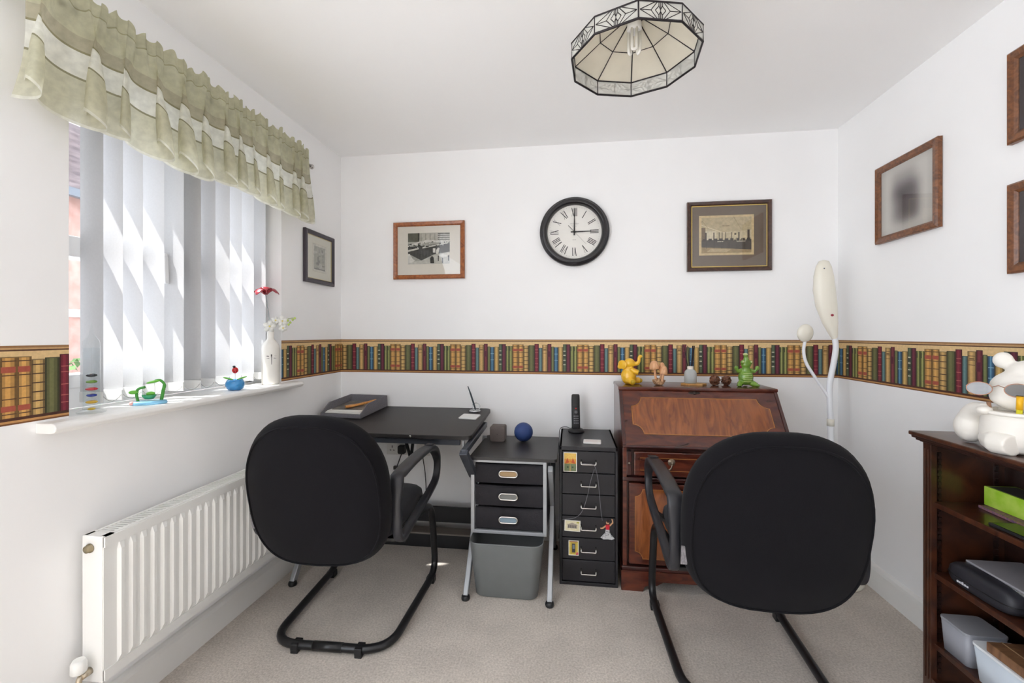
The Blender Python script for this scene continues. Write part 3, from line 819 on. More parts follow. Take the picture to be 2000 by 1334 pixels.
for k in range(34):
    zz=rnd.uniform(-.048,-.008); xx=rnd.uniform(-1,1)*(.006+(-zz)*.55)
    flat([(xx+x,zz+z) for x,z in arc(0,0,.0016,0,360,6)],(30,30,34),.0045)
tag(b.build('dancer_magnet',PRINT,color=True),'dancer shaped magnet in red top and spotted skirt','magnet','drawer magnets')
# thin cable hanging over the drawer fronts
b=MB(); y=2.42+CY0-.006
P=smooth_path([(.05,y-.018,.612),(.08,y-.026,.615),(.112,y-.02,.606),(.128,y-.012,.55),(.137,y-.010,.47),(.143,y-.010,.40),(.152,y-.008,.335)],8)
b.tube(P,.0013,6)
P=smooth_path([(.112,y-.026,.59),(.095,y-.016,.53),(.078,y-.012,.45),(.055,y-.012,.38),(.02,y-.010,.343),(-.045,y-.008,.328)],8)
b.tube(P,.0013,6)
tag(b.build('charging_cable',mat('smoky_cable',(120,118,124),.35)),'thin grey cable looped over the cabinet drawer handles','cable')
# phone on its cradle
t=thing('cordless_phone','black cordless phone handset standing in its cradle','phone',(.028,2.55,.69),R(8))
MB().lathe([(.044,0),(.047,.006),(.044,.014),(.034,.02),(.02,.022)],28).build('cradle',m_blackpl,t)
b=MB(); sec=[]
hs=MB(); hs.X=Matrix.Translation((0,.004,.014))@Matrix.Rotation(R(-8),4,'X')
rows=[]
for f,wd,dp,off in ((0,.020,.011,0),(.03,.0235,.0125,0),(.3,.024,.0125,.0),(.6,.0235,.0125,-.001),(.85,.0235,.013,-.004),(.97,.0225,.012,-.007),(1,.018,.008,-.008)):
    rows.append(hs.av([(x,y+off,.20*f) for x,y in rrect(wd,dp,.008,4)]))
n=len(rrect(.02,.01,.008,4))
for A,B in zip(rows,rows[1:]):
    for k in range(n): hs.af([A+k,A+(k+1)%n,B+(k+1)%n,B+k],True)
hs.af([rows[-1]+k for k in range(n)]); hs.af([rows[0]+k for k in range(n)][::-1])
hb=hs.build('handset',m_blackpl,t)
def facex(): 
    q=MB(); q.X=Matrix.Translation((0,.004,.014))@Matrix.Rotation(R(-8),4,'X'); return q
q=facex(); q.box(-.016,.016,-.0142,-.0125,.128,.172); q.build('screen',mat('dark_screen',(24,20,24),.15),hb)
q=facex(); q.lathe([(.0001,-.0155),(.004,-.0152),(.0042,-.012)],12,(.0,0,.118),'Y',False); q.build('red_button',mat('red_button',(190,40,44),.4),hb)
q=facex(); q.lathe([(.004,-.0145),(.0055,-.0152),(.0085,-.0152),(.0095,-.0142),(.0095,-.012)],20,(.0,0,.098),'Y'); q.build('dial_pad',mat('grey_ring',(96,96,100),.3,.4),hb)
q=facex()
for r_ in range(4):
    for c_ in range(3): q.box(-.0135+.010*c_,-.0065+.010*c_,-.0145,-.012,.033+.013*r_,.039+.013*r_)
q.build('keypad',mat('grey_keys',(120,120,124),.4),hb)
b=MB(); b.tube(smooth_path([(.0,2.59,.70),(-.03,2.61,.705),(-.065,2.62,.69),(-.07,2.615,.62),(-.068,2.615,.45),(-.066,2.61,.2),(-.072,2.60,.05)],8),.0018,6)
tag(b.build('phone_cord',m_blackpl),'thin black phone cord dropping behind the steel cabinet','cord')
t=MB(); t.X=Matrix.Translation((.108,2.315,.69))@Matrix.Rotation(R(-3),4,'Z'); t.prism([(x,y,0) for x,y in rrect(.045,.036,.006,4)],(0,0,.007))
o=tag(t.build('note_block',mat('white_card',(238,234,230),.6),bevel=.0015),'small white note block lying on the steel cabinet','note block')
t=MB(); t.X=Matrix.Translation((.108,2.315,.6971))@Matrix.Rotation(R(-3),4,'Z')
for k in range(5): t.box(-.034,.03-.006*(k%2),-.024+.011*k,-.021+.011*k,0,.0002)
t.build('ruled_lines',mat('faint_pink_ink',(214,196,192),.6)).parent=o

# ------------------------------------------------------------------ mahogany bureau
m_mah=wood('mahogany',(58,24,18),(104,50,34),(2.2,2.2,9),2.6,.26,.4)
m_mahd=wood('dark_mahogany',(44,18,16),(74,30,24),(3,3,3),3,.28,.4)
m_ven=wood('flame_veneer',(104,54,28),(158,92,48),(9,2.0,2.0),1.9,.24,.45,ring=3.2)
m_inlay=mat('boxwood_inlay',(176,116,50),.4)
m_brass=mat('dark_brass',(150,136,120),.3,.9)
bu=thing('bureau','mahogany slant front writing bureau with inlaid fall flap','bureau',(.643,2.44,0))
B0=Vector((.643,2.44,0))
BX=.392; zt=.972; yF,yT,yBk=2.215-2.44,2.40-2.44,2.665-2.44
# side panels with the slanted shoulder
for s_ in (-1,1):
    x=BX*s_; b=MB(); b.prism([(x-.02*(s_>0),yF,.10),(x-.02*(s_>0),yBk,.10),(x-.02*(s_>0),yBk,zt-.018),(x-.02*(s_>0),yT+.002,zt-.018),(x-.02*(s_>0),yF,.700)],(.02,0,0))
    b.build('side_panel',m_mah,bu,bevel=.002)
MB().box(-BX+.02,BX-.02,yBk-.008,yBk,.10,zt-.018).build('back_panel',m_mahd,bu)
MB().box(-BX-.004,BX+.004,yT-.012,yBk,zt-.018,zt).build('top_board',m_mah,bu,bevel=.005,seg=3)
MB().box(-BX+.02,BX-.02,yF+.004,yBk-.01,.692,.704).build('writing_bed',m_mahd,bu)
MB().box(-BX+.02,BX-.02,yF+.03,yBk-.01,.12,.69).build('carcass_core',m_mahd,bu)
# fall flap (closed, slanted)
P0=Vector((0,yF,.706)); P1=Vector((0,yT,zt-.012)); fl=(P1-P0).length; ang=math.atan2(P1.z-P0.z,P1.y-P0.y)
XF=Matrix.Translation(P0)@Matrix.Rotation(ang,4,'X')
b=MB(); b.X=XF; b.box(-BX,BX,0,fl,-.02,0); flap=b.build('fall_flap',m_mah,bu,bevel=.003)
b=MB(); b.X=XF; b.bar((-BX,-.004,-.008),(BX,-.004,-.008),.014,.018); b.build('flap_moulding',m_mahd,flap,bevel=.004)
for s_ in (-1,1):
    b=MB(); b.X=XF; b.bar((s_*(BX-.008),0,.001),(s_*(BX-.008),fl,.001),.016,.007); b.build('edge_bead',m_mahd,flap,bevel=.002)
xi,y0,y1,cr_=.333,.062,.262,.05
def notched(x,ya,yb,r,n=7):
    o=[]
    o+=[(px,py) for px,py in arc(x,ya,r,180,90,n)]      # concave corners
    o+=[(px,py) for px,py in arc(x,yb,r,270,180,n)]
    o+=[(px,py) for px,py in arc(-x,yb,r,0,-90,n)]
    o+=[(px,py) for px,py in arc(-x,ya,r,90,0,n)]
    return o
b=MB(); b.X=XF; b.prism([(x,y,0) for x,y in notched(xi,y0,y1,cr_)],(0,0,.0008)); b.build('veneer_field',m_ven,flap)
b=MB(); b.X=XF; ring=notched(xi+.001,y0-.001,y1+.001,cr_); b.tube([(x,y,.0008) for x,y in ring],.0018,6,closed=True,up=None); b.build('inlay_line',m_inlay,flap)
b=MB(); b.X=XF; b.lathe([(.0,.004),(.006,.004),(.011,.001)],16,(-.01,.296,0)); b.ell((-.01,.296,.0),(.03,.009,.0025)); b.build('keyhole_plate',mat('tarnished_plate',(58,50,46),.4,.7),flap)
# drawer row with lopers
for s_ in (-1,1):
    MB().box(s_*(BX-.030)-.011,s_*(BX-.030)+.011,yF-.004,yF+.04,.562,.676).build('loper',m_mahd,bu,bevel=.002)
    MB().ell((s_*(BX-.030),yF-.008,.62),(.006,.006,.006)).build('loper_knob',m_brass,bu)
def framed(x0,x1,z0,z1,name,notch=0):
    d_=MB().box(x0,x1,yF-.006,yF+.03,z0,z1).build(name,m_mah,bu,bevel=.004)
    b=MB(); iw=.028
    a=[(x0+iw,z0+iw),(x1-iw,z0+iw),(x1-iw,z1-iw),(x0+iw,z1-iw)]
    if notch:
        cx,cz=(x0+x1)/2,(z0+z1)/2; pts=notched((x1-x0)/2-iw,-((z1-z0)/2-iw),(z1-z0)/2-iw,notch); a=[(cx+x,cz+z) for x,z in pts]
    b.prism([(x,yF-.006,z) for x,z in a],(0,-.0006,0)); b.build('veneer_field',m_ven if notch else m_mah,d_)
    b=MB(); b.tube([(x,yF-.0066,z) for x,z in a],.0012,6,closed=True); b.build('inlay_line',m_inlay,d_)
    return d_
def bail(d_,cx,cz):
    for s_ in (-1,1):
        b=MB(); b.lathe([(.018,0),(.016,-.004),(.008,-.006),(.006,-.014),(.009,-.018),(.0,-.021)],18,(cx+s_*.042,yF-.006,cz),'Y',False); b.build('rosette',m_brass,d_)
    b=MB(); P=smooth_path([(cx-.042,yF-.022,cz-.003),(cx-.036,yF-.026,cz-.022),(cx-.02,yF-.028,cz-.034),(cx,yF-.028,cz-.036),(cx+.02,yF-.028,cz-.034),(cx+.036,yF-.026,cz-.022),(cx+.042,yF-.022,cz-.003)],6)
    b.tube(P,[.0028+.0016*math.sin(PI*i/(len(P)-1)) for i in range(len(P))],8); b.build('bail_handle',m_brass,d_)
dr=framed(-.338,.338,.560,.676,'drawer'); bail(dr,-.205,.630); bail(dr,.205,.630)
MB().box(-BX,BX,yF-.004,yF+.03,.530,.550).build('rail',m_mahd,bu,bevel=.005)
for x0,x1 in ((-.362,-.004),(.004,.362)):
    d_=framed(x0,x1,.128,.522,'door',.035)
    MB().ell((x1-.02 if x0<-.1 else x0+.02,yF-.012,.33),(.008,.008,.008)).build('knob',m_brass,d_)
# plinth with shaped bracket feet
MB().box(-BX-.006,BX+.006,yF-.010,yBk,.096,.118).build('plinth_moulding',m_mahd,bu,bevel=.006,seg=3)
b=MB(); out=[(-BX-.008,0),(-BX+.095,0),(-BX+.10,.02),(-BX+.125,.035),(-BX+.16,.032),(-BX+.19,.05),(BX-.19,.05),(BX-.16,.032),(BX-.125,.035),(BX-.10,.02),(BX-.095,0),(BX+.008,0),(BX+.008,.098),(-BX-.008,.098)]
b.prism([(x,yF-.012,z) for x,z in out],(0,.02,0)); b.build('bracket_base',m_mah,bu)
for s_ in (-1,1):
    b=MB(); x=s_*(BX+.008); b.prism([(x,yF-.01,0),(x,yF+.1,0),(x,yF+.13,.04),(x,yBk-.13,.04),(x,yBk-.1,0),(x,yBk,0),(x,yBk,.098),(x,yF-.01,.098)],(-.02*s_,0,0)); b.build('side_base',m_mah,bu)

# ------------------------------------------------------------------ bookcase on the right wall
m_shelf=wood('bookcase_mahogany',(46,24,17),(82,46,29),(3,9,3),2.4,.3,.3)
m_shelfd=wood('bookcase_inside',(30,15,12),(48,25,19),(3,3,9),2.4,.35,.2)
bc=thing('bookcase','low dark mahogany bookcase against the right wall','bookcase',(1.345,1.34,0))
bx0,bx1=1.222-1.345,1.462-1.345; by0,by1=.96-1.34,1.722-1.34; bz=.872
for yy in (by0,by1-.02): MB().box(bx0+.004,bx1,yy,yy+.02,0,bz).build('side_panel',m_shelf,bc,bevel=.002)
for yy in (by0,by1-.034): 
    b=MB(); b.box(bx0,bx0+.02,yy,yy+.034,0,bz); b.box(bx0-.003,bx0,yy+.008,yy+.013,.06,bz-.02); b.box(bx0-.003,bx0,yy+.021,yy+.026,.06,bz-.02); b.build('fluted_stile',m_shelf,bc,bevel=.0015)
MB().box(bx1-.006,bx1,by0+.02,by1-.02,.02,bz).build('back_board',m_shelfd,bc)
for xx in (bx0+.028,bx1-.04):
    b=MB()
    b.box(xx,xx+.012,by1-.024,by1-.0195,.08,bz-.03)
    for k in range(38): b.box(xx+.001,xx+.011,by1-.0275,by1-.0235,.09+.02*k,.10+.02*k)
    b.build('shelf_rack',m_shelfd,bc)
for z in (.674,.432,.19): MB().box(bx0+.012,bx1-.007,by0+.022,by1-.022,z-.018,z).build('shelf',m_shelf,bc,bevel=.002)
MB().box(bx0+.002,bx0+.02,by0,by1,0,.07).build('plinth',m_shelf,bc,bevel=.002)
for k,(e,z0,z1) in enumerate(((.006,bz,.876),(.014,.876,.884),(.022,.884,.892),(.028,.892,.906))):
    MB().box(bx0-e,bx1,by0-e,by1+e,z0,z1).build('top_board' if k==3 else 'top_moulding',m_shelf if k==3 else m_shelfd,bc,bevel=.0035 if k==3 else .002,seg=3)

# ------------------------------------------------------------------ wall clock
m_clk=mat('black_clock_case',(30,28,32),.28,coat=.3)
ck=thing('wall_clock','round black wall clock with cream roman numeral dial','clock',(.0185,YB,1.865))
b=MB(); b.lathe([(.2,-.0005),(.2075,-.012),(.207,-.024),(.2,-.034),(.197,-.034),(.194,-.044),(.187,-.05),(.180,-.046),(.176,-.048),(.171,-.045),(.165,-.034),(.161,-.022),(.161,-.010)],72,(0,0,0),'Y',False); b.build('case',m_clk,ck)
b=MB(); b.lathe([(.165,-.0115),(.0005,-.0116)],64,(0,0,0),'Y'); dial=b.build('dial',mat('cream_dial',(232,230,224),.6,var=.02,vscale=20),ck,smooth=False)
m_ink=mat('clock_ink',(58,56,58),.6)
def numeral(txt,ang):
    b=MB(); adv={'I':.0085,'V':.020,'X':.020}; tot=sum(adv[c] for c in txt); x=-tot/2; h=.050
    M_=Matrix.Rotation(ang,4,'Y')@Matrix.Translation((0,-.0120,.119)); b.X=M_
    def bar2(xa,za,xb,zb,w): b.prism([(xa-w/2,0,za),(xa+w/2,0,za),(xb+w/2,0,zb),(xb-w/2,0,zb)],(0,-.0003,0))
    for c in txt:
        a=adv[c]
        if c=='I': bar2(x+a/2,-h/2,x+a/2,h/2,.0042)
        elif c=='V': bar2(x+a/2,-h/2,x+.003,h/2,.0045); bar2(x+a/2,-h/2,x+a-.003,h/2,.0016)
        else: bar2(x+a-.003,-h/2,x+.003,h/2,.0045); bar2(x+.003,-h/2,x+a-.003,h/2,.0016)
        x+=a
    b.build('numeral',m_ink,dial)
for k,tx in enumerate(('XII','I','II','III','IIII','V','VI','VII','VIII','IX','X','XI')): numeral(tx,R(30*k))
b=MB()
for k in range(60):
    a=R(6*k); b.X=Matrix.Rotation(a,4,'Y'); b.box(-.0007,.0007,-.0119,-.0117,.1475,.1505)
b.build('minute_marks',mat('pale_ink',(150,148,148),.6),dial)
Xt=lambda z: Matrix.Translation((0,-.0119,z))@Matrix.Rotation(PI/2,4,'X')
m_pale=mat('pale_lettering',(168,165,162),.6)
text_mesh('SMITHFIELD',.0095,'lettering',m_pale,dial,Xt(.050))
b=MB()   # the smaller lines of print, too fine to read
for z,n_,pw in ((.041,11,.0036),(.033,6,.0042),(-.047,4,.0055)):
    for k in range(n_): x=(k-(n_-1)/2)*pw; b.box(x-pw*.3,x+pw*.3,-.0119,-.0117,z-pw*.35,z+pw*.35)
b.build('fine_print',m_pale,dial)
def hand(name,ang,Lh,tail,w0,w1,y,m=m_ink):
    b=MB(); b.X=Matrix.Rotation(ang,4,'Y'); b.prism([(-w0/2,y,-tail),(w0/2,y,-tail),(w0/2,y,0),(w1/2,y,Lh),(-w1/2,y,Lh),(-w0/2,y,0)],(0,-.001,0)); b.build(name,m,ck)
hand('minute_hand',R(.3),.140,.021,.0085,.003,-.017); hand('hour_hand',R(89),.100,.021,.0085,.0045,-.0155)
hand('second_hand',R(137),.105,.0,.0016,.001,-.019,mat('thin_grey_hand',(150,148,140),.5)); hand('second_hand_tail',R(-43),.052,.0,.002,.0032,-.019)
b=MB(); b.lathe([(.004,-.021),(.006,-.019),(.006,-.012)],14,(0,0,0),'Y'); b.build('centre_cap',m_ink,ck)

# ------------------------------------------------------------------ framed pictures
m_pic_glass=pane_mat('picture_glass',(250,250,250),.035)
def picture(name,label,wall,pos,w,h,fw,fd,mframe,mat_c,win,art,group,inner=None,roll=0):
    """wall: 'B','L','R'; pos=(along, z) centre; win=(w,h) of the printed image; art(b,w,h) paints the print"""
    if wall=='B': loc=(pos[0],YB-.003,pos[1]); rz=0
    elif wall=='L': loc=(XL+.003,pos[0],pos[1]); rz=PI/2
    else: loc=(XR-.003,pos[0],pos[1]); rz=-PI/2
    t=thing(name,label,'picture',loc,rz,group); t.rotation_euler=(0,roll,rz)
    W2,H2=w/2,h/2
    prof=[(0,0),(0,-fd*.75),(fw*.18,-fd),(fw*.75,-fd*.85),(fw,-fd*.55),(fw,0)]
    for k,(a,b_) in enumerate((((-W2,-H2),(W2,-H2)),((W2,-H2),(W2,H2)),((W2,H2),(-W2,H2)),((-W2,H2),(-W2,-H2)))):
        A=Vector((a[0],0,a[1]));B=Vector((b_[0],0,b_[1])); d=(B-A).normalized(); inw=Vector((-d.z,0,d.x))
        b=MB(); i0=b.av([A+inw*q+d*q+Vector((0,y,0)) for q,y in prof]); i1=b.av([B+inw*q-d*q+Vector((0,y,0)) for q,y in prof]); n=len(prof)
        for j in range(n): b.af([i0+j,i1+j,i1+(j+1)%n,i0+(j+1)%n])
        b.af([i0+j for j in range(n)]); b.af([i1+j for j in range(n)][::-1])
        b.build('frame_rail',mframe,t)
    MB().box(-W2+.004,W2-.004,-.003,0,-H2+.004,H2-.004).build('backing',mat('backing_board',(120,100,80),.9),t)
    b=MB(); b.box(-W2+fw*.8,W2-fw*.8,-fd*.40,-.003,-H2+fw*.8,H2-fw*.8); b.build('mount',mat_c,t)
    if inner:
        iw,c=inner; b=MB(); y=-fd*.56
        for (x0,x1,z0,z1) in ((-W2+fw,W2-fw,-H2+fw,-H2+fw+iw),(-W2+fw,W2-fw,H2-fw-iw,H2-fw),(-W2+fw,-W2+fw+iw,-H2+fw,H2-fw),(W2-fw-iw,W2-fw,-H2+fw,H2-fw)): b.box(x0,x1,y,y+.004,z0,z1)
        b.build('gilt_slip',c,t)
    b=MB(); b.X=Matrix.Translation((win[2] if len(win)>2 else 0,-fd*.40-.0003,win[3] if len(win)>3 else 0)); art(b,win[0],win[1]); b.build('print',PRINT_P,t,color=True)
    MB().box(-W2+fw*.9,W2-fw*.9,-fd*.5-.001,-fd*.5,-H2+fw*.9,H2-fw*.9).build('glass',m_pic_glass,t)
    return t
PRINT_P=mat('printed_photo',rough=.5,attr='Col',var=.2,vscale=70,detail=6)
PRINT_S=mat('soft_print',rough=.5,attr='Col')
def Q(b,w,h,pts,c,lv):
    b.c=rgb(*c); b.poly([((x-.5)*w,-.00006*lv,(z-.5)*h) for x,z in pts])
def art_hall(b,w,h):
    q=lambda pts,c,lv:Q(b,w,h,pts,c,lv)
    q(rc(0,0,1,1),(176,174,164),0)
    q(rc(0,.72,.27,1),(92,92,80),1);q(rc(.24,.76,.28,1),(40,40,40),2);q(rc(.28,.7,1,1),(196,192,180),1)
    for k in range(6): q(rc(.30+.11*k,.74,.33+.11*k,.98),(168,164,152),2)
    q(rc(.72,.72,1,.98),(120,118,110),2)
    for k in range(4): q([(.72,.74+.06*k),(1,.72+.06*k),(1,.745+.06*k),(.72,.765+.06*k)],(224,222,212),3)
    q([(0,.62),(.45,.78),(1,.72),(1,.66),(.5,.70),(0,.56)],(226,224,216),3)
    q([(0,.56),(1,.66),(1,.3),(.6,.2),(.35,.1),(0,.35)],(62,62,62),2)
    q([(0,.40),(.26,.48),(.26,.53),(0,.46)],(224,222,212),4);q([(.35,.50),(.95,.64),(.95,.68),(.35,.55)],(222,220,210),4)
    rnd=random.Random(4)
    for k in range(70):
        x=rnd.uniform(.0,1);z=.54+.12*x+rnd.uniform(-.04,.10);r_=.012
        g_=rnd.choice((30,40,210,190,60)); q([(x-r_,z-r_*1.4),(x+r_,z-r_*1.4),(x+r_,z+r_*1.4),(x-r_,z+r_*1.4)],(g_,g_,g_-4 if g_>10 else g_),5)
    for k in range(8): q(rc(.05+.07*k,.2,.055+.07*k,.42),(100,100,98),4)
    q([(0,0),(1,0),(1,.38),(.62,.30),(.3,.1),(0,.08)],(206,204,194),3)
    q([(.72,.27),(.92,.36),(1,.34),(1,.27),(.84,.19)],(240,238,230),6)
    for x,z in ((.73,.25),(.83,.18),(.97,.25)): q(rc(x-.012,z-.16,x+.012,z+.01),(40,40,40),7)
    q([(.54,.02),(.63,.02),(.62,.2),(.58,.26),(.53,.18)],(40,40,42),7);q(rc(.555,.24,.585,.29),(150,146,140),8)
    q([(.6,.36),(.66,.36),(.66,.5),(.6,.5)],(236,234,226),7);q([(.67,.32),(.73,.32),(.76,.5),(.72,.52),(.68,.44)],(236,234,226),7)
    q([(0,.03),(.1,.06),(.18,.13),(.12,.16),(.04,.34),(0,.32)],(230,228,220),6)
def art_court(b,w,h):
    q=lambda pts,c,lv:Q(b,w,h,pts,c,lv)
    q(rc(-.05,-.06,1.05,1.06),(224,200,152),0); q(rc(0,0,1,1),(196,178,140),1)
    q([(0,1),(1,1),(1,.62),(.62,.58),(.4,.58),(.08,.72),(0,.75)],(200,182,144),2)
    q([(0,.78),(.45,.55),(.62,.57),(.62,.60),(.44,.58),(0,.81)],(226,212,178),3)
    q([(0,.74),(.45,.55),(1,.64),(1,.3),(0,.3)],(212,196,160),2)
    q(rc(.08,.36,.3,.62),(228,216,186),3);q(rc(0,.36,.08,.72),(120,100,76),3)
    for x,wd in ((.07,.035),(.24,.022),(.35,.015),(.41,.015),(.48,.015),(.6,.014),(.74,.025),(.92,.045)): q(rc(x,.36,x+wd,.58+.06*(x>.8)),(84,70,56),4)
    for x0,x1 in ((.63,.73),(.78,.9)): q([(x0,.36)]+[(x1,.36)]+[( (x0+x1)/2+(x1-x0)/2*math.cos(R(a)),.5+.12*math.sin(R(a))) for a in range(0,181,30)],(222,206,168),4)
    q([(.66,.5),(.7,.5),(.7,.55),(.66,.55)],(90,76,60),5)
    q([(0,.16),(.5,.12),(1,.08),(1,.37),(0,.37)],(86,78,70),4)
    for k in range(9): q(rc(.03+.11*k,.34,.1+.11*k,.41),(66,58,52),5)
    for k in range(5): q(rc(.64+.06*k,.34,.65+.06*k,.42),(190,172,136),6)
    for x0,x1 in ((.32,.44),(.7,.88)): q(rc(x0,.31,x1,.33),(224,214,190),6)
    for k in range(6): q(rc(.1+.15*k,.13,.11+.15*k,.33),(66,60,56),6)
    q([(0,0),(1,0),(1,.08),(.5,.13),(0,.17)],(176,152,112),5);q([(.1,.04),(.5,.02),(.6,.1),(.2,.13)],(204,182,142),6)
    q([(.42,.75),(.56,.75),(.56,.77),(.42,.77)],(150,132,100),6)
    for a in ((.64,1),(.0,.92)): q([(a[0],a[1]),(a[0]+.02,a[1]),(a[0]+.15,.68),(a[0]+.14,.68)],(176,158,122),6)
def art_sketch(b,w,h):
    q=lambda pts,c,lv:Q(b,w,h,pts,c,lv)
    q(rc(-.12,-.1,1.12,1.1),(212,206,186),0);q(rc(-.10,-.085,1.10,1.085),(232,230,218),1);q(rc(0,0,1,1),(188,188,176),2)
    rnd=random.Random(9)
    for k in range(26):
        x,z=rnd.random()*.8,rnd.random()*.8; g_=rnd.choice((150,165,205,210,176)); q(rc(x,z,min(1,x+rnd.uniform(.08,.25)),min(1,z+rnd.uniform(.05,.2))),(g_,g_,g_-8),3+k*.05)
    q(rc(0,0,1,.05),(140,140,132),6); q([(.3,.2),(.42,.2),(.4,.55),(.34,.6)],(150,150,142),6)
def art_blur(b,w,h):
    # soft out-of-focus portrait: many nested tints on one flat sheet
    N=44
    def col(x,z):
        e=lambda cx,cz,sx,sz:math.exp(-(((x-cx)/sx)**4+((z-cz)/sz)**4))
        base=(222,218,210); k=.75*e(.50,.42,.27,.30)+.35*e(.46,.70,.24,.22)
        k=min(1,k); dk=(96,86,88)
        k2=.35*e(.55,.34,.2,.22); 
        vg=.10*max(0,abs(x-.5)*2-.75)*4+.08*max(0,abs(z-.5)*2-.8)*4
        return tuple(max(0,(bv*(1-k)+dv*k)*(1-k2*.35)*(1-vg)) for bv,dv in zip(base,dk))
    for i in range(N):
        for j in range(N):
            Q(b,w,h,rc(i/N,j/N,(i+1)/N,(j+1)/N),col((i+.5)/N,(j+.5)/N),0)
def art_dark(b,w,h): Q(b,w,h,rc(0,0,1,1),(66,52,56),0)
m_fr1=wood('burr_frame',(120,64,32),(178,106,56),(5,5,5),6,.35,.3)
m_fr2=wood('walnut_frame',(46,26,20),(80,50,36),(4,4,4),5,.3,.3)
m_fr3=wood('oak_frame',(84,48,26),(138,86,48),(6,6,6),6,.4,.2)
m_frk=mat('dark_plum_frame',(60,54,62),.35)
m_cream=mat('cream_mount',(234,228,216),.8)
m_taupe=mat('taupe_mount',(120,106,92),.8,var=.04,vscale=80)
m_ivory=mat('ivory_mount',(234,232,218),.8)
m_gilt=mat('gilt',(222,196,110),.35,.6)
picture('hall_picture','brown burr framed black and white photograph of a crowded hall','B',(-.888,1.778),.462,.36,.027,.02,m_fr1,m_cream,(.272,.196,0,.012),art_hall,'pictures on the back wall',roll=R(0))
picture('courtroom_picture','dark framed sepia photograph of a panelled room','B',(.898,1.814),.460,.402,.024,.022,m_fr2,m_taupe,(.272,.205,-.014,.006),art_court,'pictures on the back wall',(.004,m_gilt))
picture('sketch_picture','small dark framed pencil sketch beside the window','L',(2.423,1.695),.30,.30,.026,.02,m_frk,m_ivory,(.115,.135),art_sketch,'pictures on the left wall',(.0025,mat('brass_slip',(206,190,140),.4,.5)))
tr=picture('portrait_picture','brown framed blurred portrait alone on the right wall','R',(2.166,1.864),.368,.365,.032,.022,m_fr3,m_cream,(.302,.30),art_blur,'pictures on the right wall')
[o for o in tr.children if o.name.startswith('print')][0].data.materials[0]=PRINT_S
picture('upper_dark_picture','upper brown frame at the right edge with a dark print','R',(1.515,2.040),.368,.307,.034,.022,m_fr3,mat('dark_mount',(60,48,50),.7),(.25,.2),art_dark,'pictures on the right wall')
picture('lower_dark_picture','lower brown frame at the right edge with a dark print','R',(1.515,1.602),.368,.300,.034,.022,m_fr3,mat('dark_mount',(60,48,50),.7),(.25,.2),art_dark,'pictures on the right wall')

# ------------------------------------------------------------------ leaded glass pendant
pd=thing('pendant_lamp','leaded opal glass pendant shade hanging from the ceiling','ceiling lamp',(.203,1.47,2.13))
m_opal=sheet_mat('opal_glass',(250,246,234),.5,0,.25,var=.06,vscale=14)
m_clear=sheet_mat('skirt_glass',(240,240,234),.4,.45,.2,var=.1,vscale=18)
m_lead=mat('lead_came',(46,42,44),.45,.6)
a0=math.atan2(.205,.017)
def rv(r,z,k): a=a0+2*PI*k/10; return Vector((r*math.cos(a),r*math.sin(a),z))
tiers=[(.205,0,.205,.05,m_clear),(.205,.05,.114,.103,m_opal),(.114,.103,.03,.145,m_opal)]
for k in range(10):
    for (r0,z0,r1,z1,mm) in tiers:
        A,B,C_,D_=rv(r0,z0,k),rv(r0,z0,k+1),rv(r1,z1,k+1),rv(r1,z1,k)
        nrm=(B-A).cross(D_-A).normalized()*.0025
        MB().prism([A,B,C_,D_],nrm).build('glass_pane',mm,pd)
    c=MB(); pts=[rv(r,z,k) for r,z in ((.206,0),(.206,.05),(.115,.104),(.03,.146))]
    c.tube(pts,.0026,6); c.build('lead_rib',m_lead,pd)
    # star tracery on the skirt pane
    tcy=MB(); A,B=rv(.2062,0,k),rv(.2062,0,k+1); e=(B-A); nn=e.cross(Vector((0,0,1))).normalized()
    def sp(u,v): return A+e*u+Vector((0,0,.05*v))+nn*.0014*(-1 if nn.dot(A)<0 else 1)
    seg=[((.03,.5),(.28,.5)),((.72,.5),(.97,.5)),((.03,.5),(.40,1)),((.03,.5),(.40,0)),((.97,.5),(.60,1)),((.97,.5),(.60,0)),
      ((.28,.5),(.42,.95)),((.28,.5),(.42,.05)),((.72,.5),(.58,.95)),((.72,.5),(.58,.05)),((.38,.5),(.46,.75)),((.46,.75),(.5,.55)),((.38,.5),(.46,.25)),((.46,.25),(.5,.45)),((.62,.5),(.54,.75)),((.54,.75),(.5,.55)),((.62,.5),(.54,.25)),((.54,.25),(.5,.45)),
      ((.46,.75),(.46,1)),((.54,.75),(.54,1)),((.46,.25),(.46,0)),((.54,.25),(.54,0)),((.5,0),(.5,1))]
    for p,q_ in seg: tcy.tube([sp(*p),sp(*q_)],.0012,4)
    tcy.build('lead_tracery',m_lead,pd)
for r,z,th in ((.206,0,.0036),(.206,.05,.0034),(.115,.104,.0022),(.03,.146,.003)):
    MB().tube([rv(r,z,k) for k in range(10)],th,6,closed=True).build('lead_ring',m_lead,pd)
MB().lathe([(.032,.144),(.034,.15),(.012,.165),(.012,.19)],20).build('gallery_cap',mat('antique_bronze',(110,92,70),.4,.7),pd)
MB().tube([(0,0,.19),(0,0,.262)],.003,8).build('flex',m_upvc,pd)
MB().lathe([(.045,.27),(.044,.256),(.02,.245),(.006,.24)],24).build('ceiling_rose',m_upvc,pd)
b=MB(); m_cfl=mat('cfl_glass',(246,244,238),.25)
for k in range(3):
    a=2*PI*k/3+.4; cx,cy=.016*math.cos(a),.016*math.sin(a); tx,ty=-math.sin(a)*.007,math.cos(a)*.007
    b.tube(fillet([(cx-tx,cy-ty,.105),(cx-tx,cy-ty,.035),(cx+tx,cy+ty,.035),(cx+tx,cy+ty,.105)],.0069,6),.0048,8)
bb=b.build('bulb',m_cfl,pd)
